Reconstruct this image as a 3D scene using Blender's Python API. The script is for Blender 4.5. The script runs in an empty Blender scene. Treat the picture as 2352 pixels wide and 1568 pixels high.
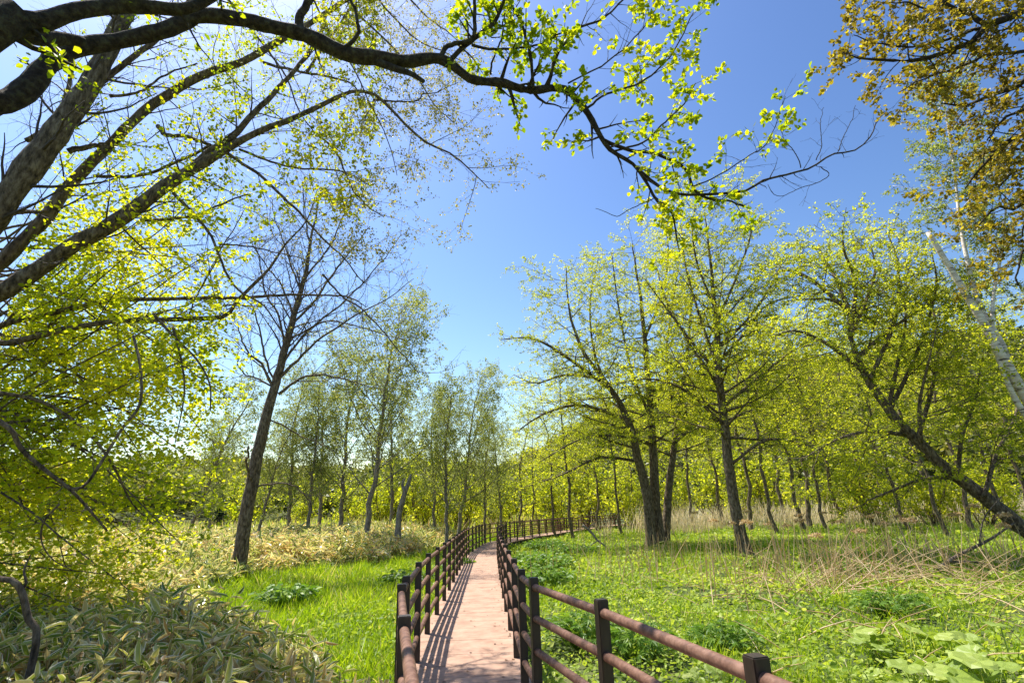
import bpy, math, random
import numpy as np
from mathutils import Matrix

# ------------------------------------------------------------------ camera, sky, sun, exposure
SC = bpy.context.scene
COL = SC.collection
F_PX = 532.0                       # focal length in pixels of a 1024 px wide frame
PITCH, ROLL, EYE = math.radians(17.75), math.atan(136 / 4300), 1.6
_F = np.array([0, math.cos(PITCH), math.sin(PITCH)])
_R0 = np.array([1.0, 0, 0]); _U0 = np.array([0, -math.sin(PITCH), math.cos(PITCH)])
_X = math.cos(ROLL) * _R0 - math.sin(ROLL) * _U0
_Y = math.sin(ROLL) * _R0 + math.cos(ROLL) * _U0
cam_d = bpy.data.cameras.new("camera"); cam = bpy.data.objects.new("camera", cam_d); COL.objects.link(cam)
cam_d.sensor_width = 36.0; cam_d.lens = F_PX / 1024 * 36; cam_d.clip_start = 0.05; cam_d.clip_end = 3000
cam.matrix_world = Matrix([[_X[0], _Y[0], -_F[0], 0], [_X[1], _Y[1], -_F[1], 0], [_X[2], _Y[2], -_F[2], EYE], [0, 0, 0, 1]])
SC.camera = cam

SUN_DIR = np.array([-0.368, 0.337, 1.06]); SUN_DIR /= np.linalg.norm(SUN_DIR)
SUN_EL = math.asin(SUN_DIR[2]); SUN_AZ = math.atan2(SUN_DIR[0], SUN_DIR[1])
world = bpy.data.worlds.new("World"); SC.world = world; world.use_nodes = True
nt = world.node_tree; bg = nt.nodes["Background"]
sky = nt.nodes.new("ShaderNodeTexSky"); sky.sky_type = 'NISHITA'; sky.sun_disc = False
sky.sun_elevation = SUN_EL; sky.sun_rotation = SUN_AZ
sky.air_density = 1.4; sky.dust_density = 1.0; sky.ozone_density = 2.0; sky.altitude = 0
gm = nt.nodes.new("ShaderNodeGamma"); gm.inputs[1].default_value = 1.7
tn = nt.nodes.new("ShaderNodeMix"); tn.data_type = 'RGBA'; tn.blend_type = 'MULTIPLY'; tn.inputs[0].default_value = 1; tn.inputs[7].default_value = (0.55, 0.515, 0.50, 1)
nt.links.new(sky.outputs[0], gm.inputs[0]); nt.links.new(gm.outputs[0], tn.inputs[6]); nt.links.new(tn.outputs[2], bg.inputs[0]); bg.inputs[1].default_value = 0.06
sun_d = bpy.data.lights.new("sun", 'SUN'); sun_d.energy = 4.6; sun_d.angle = math.radians(0.53); sun_d.color = (1.0, 0.94, 0.845)
sun = bpy.data.objects.new("sun", sun_d); COL.objects.link(sun)
sun.rotation_euler = (math.pi / 2 - SUN_EL, 0, math.atan2(SUN_DIR[0], -SUN_DIR[1]))
SC.view_settings.view_transform = 'Standard'; SC.view_settings.look = 'None'
SC.view_settings.exposure = 0.92; SC.view_settings.gamma = 1.0
SC.cycles.max_bounces = 8; SC.cycles.diffuse_bounces = 4; SC.cycles.transmission_bounces = 4
SC.cycles.glossy_bounces = 2; SC.cycles.transparent_max_bounces = 4

# ------------------------------------------------------------------ helpers
K = 1222.0                          # focal length in units of the 2352 px wide overview I measured in
rng = np.random.default_rng(7)

def nrm(v):
    return v / np.maximum(np.linalg.norm(v, axis=-1, keepdims=True), 1e-9)

def _ray(px, py):
    return (px - 1176) / K * _X - (py - 784) / K * _Y + _F

def at(px, py, d):
    """the place seen along a measured direction, d metres ahead of the camera"""
    r = _ray(px, py); return np.array([0, 0, EYE]) + r * (d / r[1])

def onz(px, py, z):
    r = _ray(px, py); return np.array([0, 0, EYE]) + r * ((z - EYE) / r[2])

def smooth(a, b, x):
    t = np.clip((x - a) / (b - a), 0, 1); return t * t * (3 - 2 * t)

DECK_L = np.array([(-0.42, -1.2), (-0.38, 0.45), (-0.33, 1.93), (-0.66, 3.35), (-0.98, 4.82), (-1.06, 5.42), (-1.21, 6.92), (-1.33, 8.42), (-1.41, 9.92), (-1.48, 11.4),
    (-1.56, 12.87), (-1.63, 14.3), (-1.71, 15.8), (-1.78, 17.2), (-1.85, 18.65), (-1.93, 20.1), (-1.99, 21.7), (-2.04, 23.3), (-2.0, 24.9),
    (-1.97, 26.5), (-1.93, 28.0), (-1.88, 29.5), (-1.83, 31.0), (-1.61, 32.5), (-1.2, 34.1), (-0.75, 35.7), (-0.22, 37.2), (0.32, 38.7),
    (0.9, 40.2), (1.5, 41.7), (2.1, 43.2), (2.7, 44.7), (3.3, 46.2), (3.95, 47.6), (4.6, 49.0), (5.25, 50.4), (5.9, 51.8), (6.6, 53.2), (7.3, 54.6),
    (8.0, 56), (8.75, 57.4), (9.5, 58.8), (10.3, 60.2), (11.1, 61.5), (11.9, 62.8), (12.8, 64.1), (13.7, 65.3), (14.6, 66.5), (15.6, 67.7)])
DECK_R = np.array([(1.5, -0.6), (1.24, 0.85), (0.88, 2.28), (0.51, 3.71), (0.12, 4.98), (0.02, 5.7), (-0.06, 6.98), (-0.15, 8.48), (-0.24, 10.0), (-0.32, 11.49),
    (-0.39, 12.97), (-0.47, 14.45), (-0.54, 15.9), (-0.61, 17.4), (-0.68, 18.9), (-0.75, 20.4), (-0.8, 21.9), (-0.83, 23.3), (-0.79, 24.8),
    (-0.76, 26.3), (-0.72, 27.8), (-0.67, 29.3), (-0.62, 30.8), (-0.45, 32.1), (-0.05, 33.6), (0.4, 35.1), (0.92, 36.6), (1.46, 38.1),
    (2.03, 39.6), (2.62, 41.1), (3.22, 42.6), (3.82, 44.1), (4.42, 45.6), (5.06, 47.0), (5.7, 48.4), (6.35, 49.8), (7.0, 51.2), (7.7, 52.6), (8.4, 54.0),
    (9.1, 55.4), (9.85, 56.8), (10.6, 58.2), (11.4, 59.5), (12.2, 60.8), (13.0, 62.0), (13.9, 63.2), (14.8, 64.4), (15.7, 65.6), (16.6, 66.8)])

def deck_x(y):
    return 0.5 * (np.interp(y, DECK_L[:, 1], DECK_L[:, 0]) + np.interp(y, DECK_R[:, 1], DECK_R[:, 0]))

def ground_z(x, y):
    x = np.asarray(x, float); y = np.asarray(y, float)
    s = x - deck_x(y)
    z = -0.30 + 0.22 * smooth(2.5, 12, -s) + 0.10 * smooth(3, 14, s)
    z = z + 0.05 * np.sin(x * 0.9 + 1.3) * np.sin(y * 0.7 + 0.4) + 0.03 * np.sin(x * 2.1 + y * 1.3)
    far = smooth(60, 120, np.hypot(x, y))
    return z * (1 - far) - 0.2 * far

def ground_pt(px, py, z=-0.2):
    p = onz(px, py, z); return np.array([p[0], p[1], float(ground_z(p[0], p[1]))])

# ---- materials
def new_mat(name):
    m = bpy.data.materials.new(name); m.use_nodes = True
    n = m.node_tree.nodes; n.clear()
    out = n.new("ShaderNodeOutputMaterial")
    return m, n, m.node_tree.links, out

def ramp(n, stops):
    r = n.new("ShaderNodeValToRGB"); e = r.color_ramp.elements
    while len(e) < len(stops): e.new(0.5)
    for i, (p, c) in enumerate(stops):
        e[i].position = p; e[i].color = (*c, 1)
    return r

def leaf_mat(name, stops, trans=0.45, tgain=(1.5, 1.45, 0.7), rough=0.45, spec=0.35, edge=None):
    m, n, l, out = new_mat(name)
    a = n.new("ShaderNodeAttribute"); a.attribute_name = "tint"
    r = ramp(n, stops); l.new(a.outputs['Fac'], r.inputs[0]); c = r.outputs[0]
    if edge:
        b = n.new("ShaderNodeAttribute"); b.attribute_name = "edge"
        er = ramp(n, [(0.66, (0, 0, 0)), (0.86, (1, 1, 1))]); l.new(b.outputs['Fac'], er.inputs[0])
        mx = n.new("ShaderNodeMix"); mx.data_type = 'RGBA'; l.new(er.outputs[0], mx.inputs[0]); l.new(c, mx.inputs[6]); mx.inputs[7].default_value = (*edge, 1)
        c = mx.outputs[2]
    p = n.new("ShaderNodeBsdfPrincipled"); p.inputs['Roughness'].default_value = rough
    p.inputs['Specular IOR Level'].default_value = spec
    l.new(c, p.inputs['Base Color'])
    t = n.new("ShaderNodeBsdfTranslucent")
    g = n.new("ShaderNodeMix"); g.data_type = 'RGBA'; g.blend_type = 'MULTIPLY'; g.clamp_result = False
    g.inputs[0].default_value = 1; l.new(c, g.inputs[6]); g.inputs[7].default_value = (*tgain, 1)
    l.new(g.outputs[2], t.inputs[0])
    s = n.new("ShaderNodeMixShader"); s.inputs[0].default_value = trans
    l.new(p.outputs[0], s.inputs[1]); l.new(t.outputs[0], s.inputs[2]); l.new(s.outputs[0], out.inputs[0])
    return m

def solid_mat(name, c1, c2, scale=8, rough=0.8, bump=0.3, stretch=(1, 1, 1), c3=None, spec=0.3, dist=0.02, lo=0.35, hi=0.65):
    m, n, l, out = new_mat(name)
    tc = n.new("ShaderNodeTexCoord"); mp = n.new("ShaderNodeMapping"); mp.inputs[3].default_value = stretch
    l.new(tc.outputs['Object'], mp.inputs[0])
    no = n.new("ShaderNodeTexNoise"); no.inputs['Scale'].default_value = scale; no.inputs['Detail'].default_value = 7; no.inputs['Roughness'].default_value = 0.65
    l.new(mp.outputs[0], no.inputs[0])
    st = [(lo, c1), (hi, c2)] if c3 is None else [(lo, c1), ((lo + hi) / 2, c2), (hi, c3)]
    r = ramp(n, st); l.new(no.outputs[0], r.inputs[0])
    p = n.new("ShaderNodeBsdfPrincipled"); p.inputs['Roughness'].default_value = rough; p.inputs['Specular IOR Level'].default_value = spec
    l.new(r.outputs[0], p.inputs['Base Color'])
    b = n.new("ShaderNodeBump"); b.inputs['Strength'].default_value = bump; b.inputs['Distance'].default_value = dist
    l.new(no.outputs[0], b.inputs['Height']); l.new(b.outputs[0], p.inputs['Normal'])
    l.new(p.outputs[0], out.inputs[0])
    return m

def birch_mat(name):
    m, n, l, out = new_mat(name)
    tc = n.new("ShaderNodeTexCoord"); mp = n.new("ShaderNodeMapping"); mp.inputs[3].default_value = (3, 3, 14)
    l.new(tc.outputs['Object'], mp.inputs[0])
    no = n.new("ShaderNodeTexNoise"); no.inputs['Scale'].default_value = 1.0; no.inputs['Detail'].default_value = 5
    l.new(mp.outputs[0], no.inputs[0])
    r = ramp(n, [(0.34, (0.06, 0.045, 0.04)), (0.41, (0.55, 0.46, 0.39)), (0.62, (0.80, 0.72, 0.64))]); l.new(no.outputs[0], r.inputs[0])
    p = n.new("ShaderNodeBsdfPrincipled"); p.inputs['Roughness'].default_value = 0.7
    l.new(r.outputs[0], p.inputs['Base Color']); l.new(p.outputs[0], out.inputs[0])
    return m

M = {}
M['bark'] = solid_mat("bark_grey_brown", (0.035, 0.025, 0.015), (0.15, 0.11, 0.075), 18, 0.9, 1.0, (1, 1, 0.35), (0.30, 0.24, 0.17), dist=0.05)
M['bark_dark'] = solid_mat("bark_dark_mossy", (0.016, 0.013, 0.009), (0.05, 0.038, 0.027), 16, 0.9, 1.0, (1, 1, 1), (0.095, 0.09, 0.055), dist=0.05)
M['bark_pale'] = solid_mat("bark_pale_grey", (0.09, 0.075, 0.06), (0.24, 0.2, 0.16), 12, 0.85, 0.6, (1, 1, 0.4), (0.34, 0.3, 0.25))
M['birch'] = birch_mat("birch_bark")
M['twig'] = solid_mat("twig_brown", (0.05, 0.037, 0.03), (0.11, 0.085, 0.07), 20, 0.8, 0.1)
M['twig_warm'] = solid_mat("twig_warm", (0.10, 0.075, 0.045), (0.2, 0.15, 0.09), 20, 0.8, 0.1)
M['twig_grey'] = solid_mat("twig_grey", (0.10, 0.085, 0.075), (0.19, 0.165, 0.15), 20, 0.8, 0.1)
YG = [(0.0, (0.11, 0.155, 0.012)), (0.35, (0.25, 0.295, 0.018)), (0.7, (0.40, 0.425, 0.03)), (1.0, (0.55, 0.53, 0.07))]
M['leaf_yg'] = leaf_mat("leaf_yellow_green", YG, 0.64, (1.8, 1.75, 0.8), 0.4, 0.45)
M['leaf_near'] = leaf_mat("leaf_fresh_green", [(0, (0.11, 0.18, 0.008)), (0.5, (0.27, 0.34, 0.012)), (1, (0.48, 0.46, 0.02))], 0.6, (1.8, 1.75, 0.6))
M['leaf_maple'] = leaf_mat("leaf_maple_bright", [(0, (0.15, 0.21, 0.012)), (0.5, (0.38, 0.43, 0.02)), (1, (0.60, 0.56, 0.04))], 0.68, (1.65, 1.65, 0.6))
M['leaf_birch'] = leaf_mat("leaf_birch_grey_green", [(0, (0.12, 0.145, 0.03)), (0.5, (0.24, 0.27, 0.065)), (1, (0.42, 0.42, 0.14))], 0.5, (1.6, 1.65, 1.0))
M['leaf_bud'] = leaf_mat("leaf_young_bud", [(0, (0.13, 0.12, 0.04)), (0.5, (0.28, 0.27, 0.07)), (1, (0.46, 0.42, 0.15))], 0.5, (1.6, 1.55, 0.9))
M['leaf_amber'] = leaf_mat("leaf_amber", [(0, (0.11, 0.085, 0.02)), (0.5, (0.25, 0.205, 0.03)), (1, (0.46, 0.41, 0.04))], 0.55, (1.6, 1.5, 0.6))
M['leaf_dark'] = leaf_mat("needle_dark", [(0, (0.012, 0.03, 0.015)), (1, (0.04, 0.075, 0.03))], 0.15)
M['grass'] = leaf_mat("grass_blade", [(0, (0.14, 0.25, 0.008)), (0.5, (0.28, 0.42, 0.012)), (0.93, (0.44, 0.53, 0.03)), (1.0, (0.6, 0.52, 0.25))], 0.5)
M['cover'] = leaf_mat("ground_cover_leaf", [(0, (0.09, 0.17, 0.012)), (0.4, (0.23, 0.34, 0.03)), (0.8, (0.42, 0.51, 0.09)), (1.0, (0.52, 0.57, 0.17))], 0.45, (1.6, 1.5, 0.7), 0.5, 0.3)
M['sasa'] = leaf_mat("bamboo_leaf", [(0, (0.10, 0.17, 0.02)), (0.35, (0.27, 0.34, 0.06)), (0.55, (0.44, 0.45, 0.13)), (0.72, (0.62, 0.53, 0.27)), (0.88, (0.56, 0.33, 0.12)), (1.0, (0.74, 0.62, 0.40))], 0.45, (1.3, 1.25, 0.7), 0.26, 0.9, edge=(0.82, 0.76, 0.56))
M['straw'] = leaf_mat("dry_straw", [(0, (0.34, 0.22, 0.10)), (0.5, (0.58, 0.43, 0.23)), (1, (0.78, 0.66, 0.45))], 0.35, (1.25, 1.2, 1.0))
M['litter'] = leaf_mat("dry_leaf", [(0, (0.06, 0.035, 0.02)), (0.5, (0.18, 0.10, 0.05)), (1, (0.36, 0.25, 0.12))], 0.2)
M['herb'] = leaf_mat("herb_leaf", [(0, (0.05, 0.12, 0.012)), (0.5, (0.13, 0.25, 0.025)), (1, (0.30, 0.42, 0.06))], 0.4)
M['butterbur'] = leaf_mat("butterbur_leaf", [(0, (0.16, 0.25, 0.04)), (0.5, (0.32, 0.42, 0.08)), (1, (0.50, 0.55, 0.16))], 0.4, (1.3, 1.3, 0.6), edge=(0.48, 0.52, 0.22))
M['hillwood'] = leaf_mat("hill_wood_leaf", [(0, (0.035, 0.055, 0.018)), (0.35, (0.11, 0.13, 0.03)), (0.7, (0.21, 0.22, 0.045)), (1, (0.30, 0.26, 0.08))], 0.45, (1.6, 1.6, 0.7))
M['soil'] = solid_mat("ground_soil", (0.03, 0.045, 0.012), (0.07, 0.10, 0.025), 1.4, 0.95, 0.5, (1, 1, 1), (0.16, 0.13, 0.06), lo=0.3, hi=0.75)
M['hill'] = solid_mat("hill_ground", (0.04, 0.06, 0.015), (0.10, 0.11, 0.03), 0.05, 0.95, 0.2)
M['deck'] = solid_mat("deck_board", (0.33, 0.20, 0.138), (0.405, 0.258, 0.182), 4.0, 0.8, 0.15, (1, 1, 1), (0.45, 0.30, 0.217), dist=0.006)
M['deck_beam'] = solid_mat("deck_beam", (0.03, 0.022, 0.018), (0.07, 0.045, 0.035), 6, 0.85, 0.3)
M['post'] = solid_mat("post_dark_brown", (0.024, 0.015, 0.010), (0.044, 0.029, 0.020), 30, 0.5, 0.08, (1, 1, 0.2), spec=0.5, dist=0.002)
M['rail'] = solid_mat("rail_red_brown", (0.085, 0.042, 0.027), (0.165, 0.082, 0.052), 16, 0.62, 0.3, (1, 1, 1), (0.25, 0.14, 0.095), dist=0.002)
M['cloud'] = solid_mat("cloud_white", (0.8, 0.8, 0.8), (0.9, 0.9, 0.9), 4, 1.0, 0.0)

# ---- objects
def tag(o, label=None, cat=None, group=None, kind=None):
    if label: o['label'] = label
    if cat: o['category'] = cat
    if group: o['group'] = group
    if kind: o['kind'] = kind
    return o

def empty(name, loc, label=None, cat=None, group=None):
    o = bpy.data.objects.new(name, None); COL.objects.link(o); o.location = tuple(float(v) for v in loc); o.empty_display_size = 0.2
    return tag(o, label, cat, group)

def link(name, me, mat, parent=None):
    me.materials.append(mat)
    o = bpy.data.objects.new(name, me); COL.objects.link(o)
    if parent is not None: o.parent = parent
    return o

def raw_mesh(name, verts, loops, starts, sizes, smooth_=False, attrs=None):
    me = bpy.data.meshes.new(name)
    me.vertices.add(len(verts)); me.vertices.foreach_set("co", np.ascontiguousarray(verts, np.float32).ravel())
    me.loops.add(len(loops)); me.loops.foreach_set("vertex_index", np.ascontiguousarray(loops, np.int32))
    me.polygons.add(len(starts)); me.polygons.foreach_set("loop_start", np.ascontiguousarray(starts, np.int32))
    for k, v in (attrs or {}).items():
        at_ = me.attributes.new(k, 'FLOAT', 'POINT'); at_.data.foreach_set("value", np.ascontiguousarray(v, np.float32))
    me.update(calc_edges=True)
    (me.shade_smooth if smooth_ else me.shade_flat)()
    return me

class Geo:
    """collects raw pieces and joins them into one mesh"""
    def __init__(s): s.v = []; s.l = []; s.z = []; s.n = 0; s.a = {}
    def add(s, verts, loops, sizes, **attrs):
        s.v.append(verts); s.l.append(np.asarray(loops) + s.n); s.z.append(np.asarray(sizes)); s.n += len(verts)
        for k, v in attrs.items(): s.a.setdefault(k, []).append(v)
    def mesh(s, name, smooth_=False):
        sizes = np.concatenate(s.z); starts = np.concatenate([[0], np.cumsum(sizes)[:-1]])
        return raw_mesh(name, np.concatenate(s.v), np.concatenate(s.l), starts, sizes, smooth_, {k: np.concatenate(v) for k, v in s.a.items()})

def add_tubes(g, P, R, k):
    """P (B,n,3) centre lines, R (B,n) radii, k sides"""
    B, n, _ = P.shape
    if B == 0: return
    T = np.empty_like(P); T[:, 1:-1] = P[:, 2:] - P[:, :-2]; T[:, 0] = P[:, 1] - P[:, 0]; T[:, -1] = P[:, -1] - P[:, -2]
    T = nrm(T)
    ref = np.where(np.abs(T[:, :1, 2:3]) < 0.8, np.array([0, 0, 1.0]), np.array([1.0, 0, 0]))
    U = nrm(np.cross(np.broadcast_to(ref, T.shape), T)); V = np.cross(T, U)
    a = np.arange(k) * 2 * np.pi / k
    ring = U[:, :, None, :] * np.cos(a)[None, None, :, None] + V[:, :, None, :] * np.sin(a)[None, None, :, None]
    verts = P[:, :, None, :] + ring * R[:, :, None, None]
    i = np.arange(n - 1)[:, None]; j = np.arange(k)[None, :]; j2 = (j + 1) % k
    q = np.stack([i * k + j, i * k + j2, (i + 1) * k + j2, (i + 1) * k + j], -1).reshape(-1, 4)
    q = (q[None] + (np.arange(B) * n * k)[:, None, None]).reshape(-1)
    g.add(verts.reshape(-1, 3), q, np.full(B * (n - 1) * k, 4))
    if k >= 5:
        caps = []
        top = (n - 1) * k + np.arange(k); bot = np.arange(k)[::-1]
        c = np.stack([top, bot])[None] + (np.arange(B) * n * k)[:, None, None]
        g.add(np.zeros((0, 3)), c.reshape(-1) - verts.shape[0] * n * k, np.full(2 * B, k))

def resample(pts, n):
    """smooth (Catmull-Rom) resampling of a polyline of any width"""
    p = np.asarray(pts, float)
    if len(p) == 2: return p[0] + (p[1] - p[0]) * np.linspace(0, 1, n)[:, None]
    d = np.concatenate([[0], np.cumsum(np.linalg.norm(np.diff(p[:, :3], axis=0), axis=1))]); d /= d[-1]
    e = np.vstack([2 * p[0] - p[1], p, 2 * p[-1] - p[-2]])
    out = []
    for t in np.linspace(0, 1, n):
        i = min(max(np.searchsorted(d, t, side='right') - 1, 0), len(p) - 2)
        u = (t - d[i]) / max(d[i + 1] - d[i], 1e-9); a, b, c, q = e[i], e[i + 1], e[i + 2], e[i + 3]
        out.append(0.5 * ((2 * b) + (c - a) * u + (2 * a - 5 * b + 4 * c - q) * u * u + (3 * b - a - 3 * c + q) * u ** 3))
    return np.array(out)

# ---- branching
def sprout(P, R, dens, t0, ang, length, r, fall=0.55, wob=0.12, trop=(0, 0, 0), n=6, rr=0.55, rmin=0.003, flat=1.0, seg_t1=1.0, up_from=None):
    """children of the branches P (B,n,3): returns (pts, radii) of all of them"""
    B, m, _ = P.shape
    seg = np.linalg.norm(np.diff(P, axis=1), axis=2); L = seg.sum(1)
    cnt = np.maximum(0, np.round(L * (seg_t1 - t0) * dens + r.uniform(-0.5, 0.5, B))).astype(int)
    idx = np.repeat(np.arange(B), cnt); C = len(idx)
    if C == 0: return np.zeros((0, n, 3)), np.zeros((0, n))
    first = np.concatenate([[0], np.cumsum(cnt)[:-1]]); ordn = np.arange(C) - first[idx]
    t = t0 + (seg_t1 - t0) * (ordn + r.uniform(0.1, 0.9, C)) / np.maximum(cnt[idx], 1)
    x = t * (m - 1); i = np.minimum(x.astype(int), m - 2); u = (x - i)[:, None]
    p0 = P[idx, i] * (1 - u) + P[idx, i + 1] * u
    pd = nrm(P[idx, i + 1] - P[idx, i]); rad = R[idx, i] * (1 - u[:, 0]) + R[idx, i + 1] * u[:, 0]
    ref = np.where(np.abs(pd[:, 2:3]) < 0.8, np.array([0, 0, 1.0]), np.array([1.0, 0, 0]))
    a1 = nrm(np.cross(ref, pd)); a2 = np.cross(pd, a1)
    ph = ordn * 2.399 + r.uniform(0, 6.28, B)[idx] + r.uniform(-0.5, 0.5, C)
    an = np.radians(r.normal(ang[0], ang[1], C))[:, None]
    d = np.cos(an) * pd + np.sin(an) * (np.cos(ph)[:, None] * a1 + np.sin(ph)[:, None] * a2)
    d[:, 2] *= flat; d = nrm(d)
    if callable(length): ll = length(t)
    else: ll = length * (1 - fall * t)
    ll = ll * r.uniform(0.55, 1.2, C)
    pts = np.empty((C, n, 3)); pts[:, 0] = p0; tr = np.asarray(trop, float)
    for s in range(1, n):
        d = nrm(d + r.normal(0, wob, (C, 3)) + tr)
        pts[:, s] = pts[:, s - 1] + d * (ll / (n - 1))[:, None]
    r0 = np.maximum(np.minimum(rad * 0.85, np.maximum(rad * rr, ll * 0.006)), rmin)
    rad_ = np.maximum(r0[:, None] * (1 - 0.8 * np.linspace(0, 1, n))[None], rmin * 0.6)
    return pts, rad_

def on_branches(P, per, r, t0=0.1, tuft=0):
    """points along branches, per of them each"""
    B, m, _ = P.shape
    idx = np.repeat(np.arange(B), per); C = len(idx)
    t = r.uniform(t0, 1, C)
    if tuft: t = np.clip(t0 + (1 - t0) * (np.floor(r.uniform(0, tuft, C)) + 1 + r.normal(0, .10, C)) / tuft, 0, 1)
    x = t * (m - 1); i = np.minimum(x.astype(int), m - 2); u = (x - i)[:, None]
    return P[idx, i] * (1 - u) + P[idx, i + 1] * u, nrm(P[idx, i + 1] - P[idx, i])

# ---- leaf shapes (x = width, y = length, z = normal)
T_LEAF = (np.array([(0, 0, 0), (.33, .32, .09), (.27, .72, .06), (0, 1, 0), (-.27, .72, .06), (-.33, .32, .09)], float), [[0, 1, 2, 3], [0, 3, 4, 5]])
T_DIA = (np.array([(0, 0, 0), (.34, .45, .08), (0, 1, 0), (-.34, .45, .08)], float), [[0, 1, 2, 3]])
T_BLADE = (np.array([(-.5, 0, 0), (.5, 0, 0), (.4, .5, .10), (-.4, .5, .10), (0, 1, .38)], float), [[0, 1, 2, 3], [3, 2, 4]])
T_STALK = (np.array([(-.5, 0, 0), (.5, 0, 0), (.3, 1, 0), (-.3, 1, 0), (0, 0, .8), (0, 1, .5)], float), [[0, 1, 2, 3], [1, 4, 5, 2], [4, 0, 3, 5]])
T_SASA = (np.array([(0, 0, 0), (0, .33, -.02), (0, .7, -.10), (0, 1, -.15), (.5, .25, .07), (.42, .66, 0.0), (-.5, .25, .07), (-.42, .66, 0.0)], float),
          [[0, 4, 1], [1, 4, 5, 2], [2, 5, 3], [0, 1, 6], [1, 2, 7, 6], [2, 3, 7]])
E_SASA = np.array([.3, 0, 0, .6, 1, 1, 1, 1.0])
T_PALM = None

def basis(dirs, r, up=0.8, spread=1.0):
    nvec = nrm(r.normal(0, spread, dirs.shape) + np.array([0, 0, up]))
    d = nrm(dirs - (dirs * nvec).sum(1, keepdims=True) * nvec)
    return np.stack([np.cross(d, nvec), d, nvec], 1)      # rows: side, along, normal

def scatter(name, tmpl, pos, bas, scale, tint, mat, parent=None, edge=None):
    tv, tf = tmpl; N = len(pos); V = len(tv)
    scale = np.asarray(scale, float)
    if scale.ndim == 1: scale = np.repeat(scale[:, None], 3, 1)
    verts = pos[:, None, :] + np.einsum('nvk,nkj->nvj', tv[None] * scale[:, None, :], bas)
    fl = np.concatenate([np.array(f) for f in tf]); sz = np.array([len(f) for f in tf])
    loops = (fl[None] + (np.arange(N) * V)[:, None]).ravel(); sizes = np.tile(sz, N)
    starts = np.concatenate([[0], np.cumsum(sizes)[:-1]])
    attrs = {'tint': np.repeat(np.clip(tint, 0, 1), V)}
    if edge is not None: attrs['edge'] = np.tile(edge, N)
    me = raw_mesh(name, verts.reshape(-1, 3), loops, starts, sizes, False, attrs)
    return link(name, me, mat, parent)

def clump_tint(pos, r, scale=1.2, amp=0.28, base=0.5, jit=0.2):
    s = np.sin(pos[:, 0] * 1.7 * scale + 1.1) * np.sin(pos[:, 1] * 1.3 * scale + 2.3) + np.sin(pos[:, 2] * 2.1 * scale + pos[:, 0] * scale)
    return base + amp * 0.5 * s + r.normal(0, jit, len(pos))

class Plant:
    """one tree or shrub under construction: an Empty with trunk, twigs and foliage"""
    def __init__(s, name, base, label, cat, group=None, seed=1):
        s.root = empty(name, base, label, cat, group); s.b = np.array(base, float); s.r = np.random.default_rng(seed)
        s.wood = Geo(); s.twig = Geo(); s.anchors = []
    def tube(s, P, R, k, twig=False):
        add_tubes(s.twig if twig else s.wood, P - s.b, R, k)
    def leaf(s, P, per, t0=0.15, jit=0.03, tuft=0):
        if len(P):
            p, d = on_branches(P, per, s.r, t0, tuft); s.anchors.append((p + s.r.normal(0, jit, p.shape), d))
    def finish(s, bark, twigmat, leafmat=None, size=0.08, tmpl=T_LEAF, up=0.8, tint=(0.5, 0.28, 0.2), keep=None, droop=0.3, crown='crown', tscale=1.2):
        nw = sum(len(z) for z in s.wood.z)
        if s.twig.n:
            for v, l, z in zip(s.twig.v, s.twig.l, s.twig.z): s.wood.v.append(v); s.wood.l.append(l + s.wood.n); s.wood.z.append(z)
        me = s.wood.mesh('trunk', True); link('trunk', me, bark, s.root)
        if s.twig.n:
            me.materials.append(twigmat); mi = np.zeros(len(me.polygons), np.int32); mi[nw:] = 1; me.polygons.foreach_set('material_index', mi)
        if leafmat is not None and s.anchors:
            p = np.concatenate([a for a, _ in s.anchors]); d = np.concatenate([b for _, b in s.anchors])
            if keep is not None:
                k = keep(p); p, d = p[k], d[k]
            dd = nrm(d + s.r.normal(0, 0.7, d.shape) + np.array([0, 0, -droop]))
            sz = size * s.r.uniform(0.55, 1.25, len(p))
            print(s.root.name, 'leaves', len(p))
            scatter(crown, tmpl, p - s.b, basis(dd, s.r, up), sz, clump_tint(p, s.r, tscale, tint[1], tint[0], tint[2]), leafmat, s.root)
        return s.root

def limb(nodes, n=24):
    """nodes (px, py, depth, thickness in px) -> centre line (1,n,3) and radii (1,n)"""
    a = []
    for px, py, d, w in nodes:
        p = at(px, py, d); zc = float((p - np.array([0, 0, EYE])) @ _F)
        a.append((*p, 0.5 * w * zc / K))
    q = resample(a, n); return q[None, :, :3], np.maximum(q[None, :, 3], 0.003)

def copy_tree(o, name=None, parent=None):
    c = o.copy(); COL.objects.link(c); c.parent = parent
    for ch in list(o.children): copy_tree(ch, None, c)
    return c

def place(o, loc, rz, s=1.0, label=None, tilt=(0, 0)):
    o.location = tuple(float(v) for v in loc); o.rotation_euler = (tilt[0], tilt[1], rz); o.scale = (s, s, s)
    if label: o['label'] = label
    return o


# ------------------------------------------------------------------ ground, hills, far wood
def ground():
    az = np.radians(np.concatenate([np.linspace(-180, -80, 21)[:-1], np.linspace(-80, 80, 161), np.linspace(80, 180, 21)[1:]]))
    rr = np.concatenate([[0.0], np.exp(np.linspace(np.log(0.6), np.log(1500), 150))])
    A, Rr = np.meshgrid(az, rr); x = Rr * np.sin(A); y = Rr * np.cos(A)
    v = np.stack([x, y, ground_z(x, y)], -1); n, m = A.shape
    i = np.arange(n - 1)[:, None]; j = np.arange(m - 1)[None]
    q = np.stack([i * m + j, (i + 1) * m + j, (i + 1) * m + j + 1, i * m + j + 1], -1).reshape(-1, 4)[:, ::-1]
    me = raw_mesh("ground", v.reshape(-1, 3), q.ravel(), np.arange(len(q)) * 4, None, True)
    tag(link("ground", me, M['soil']), kind='structure')
ground()

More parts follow.
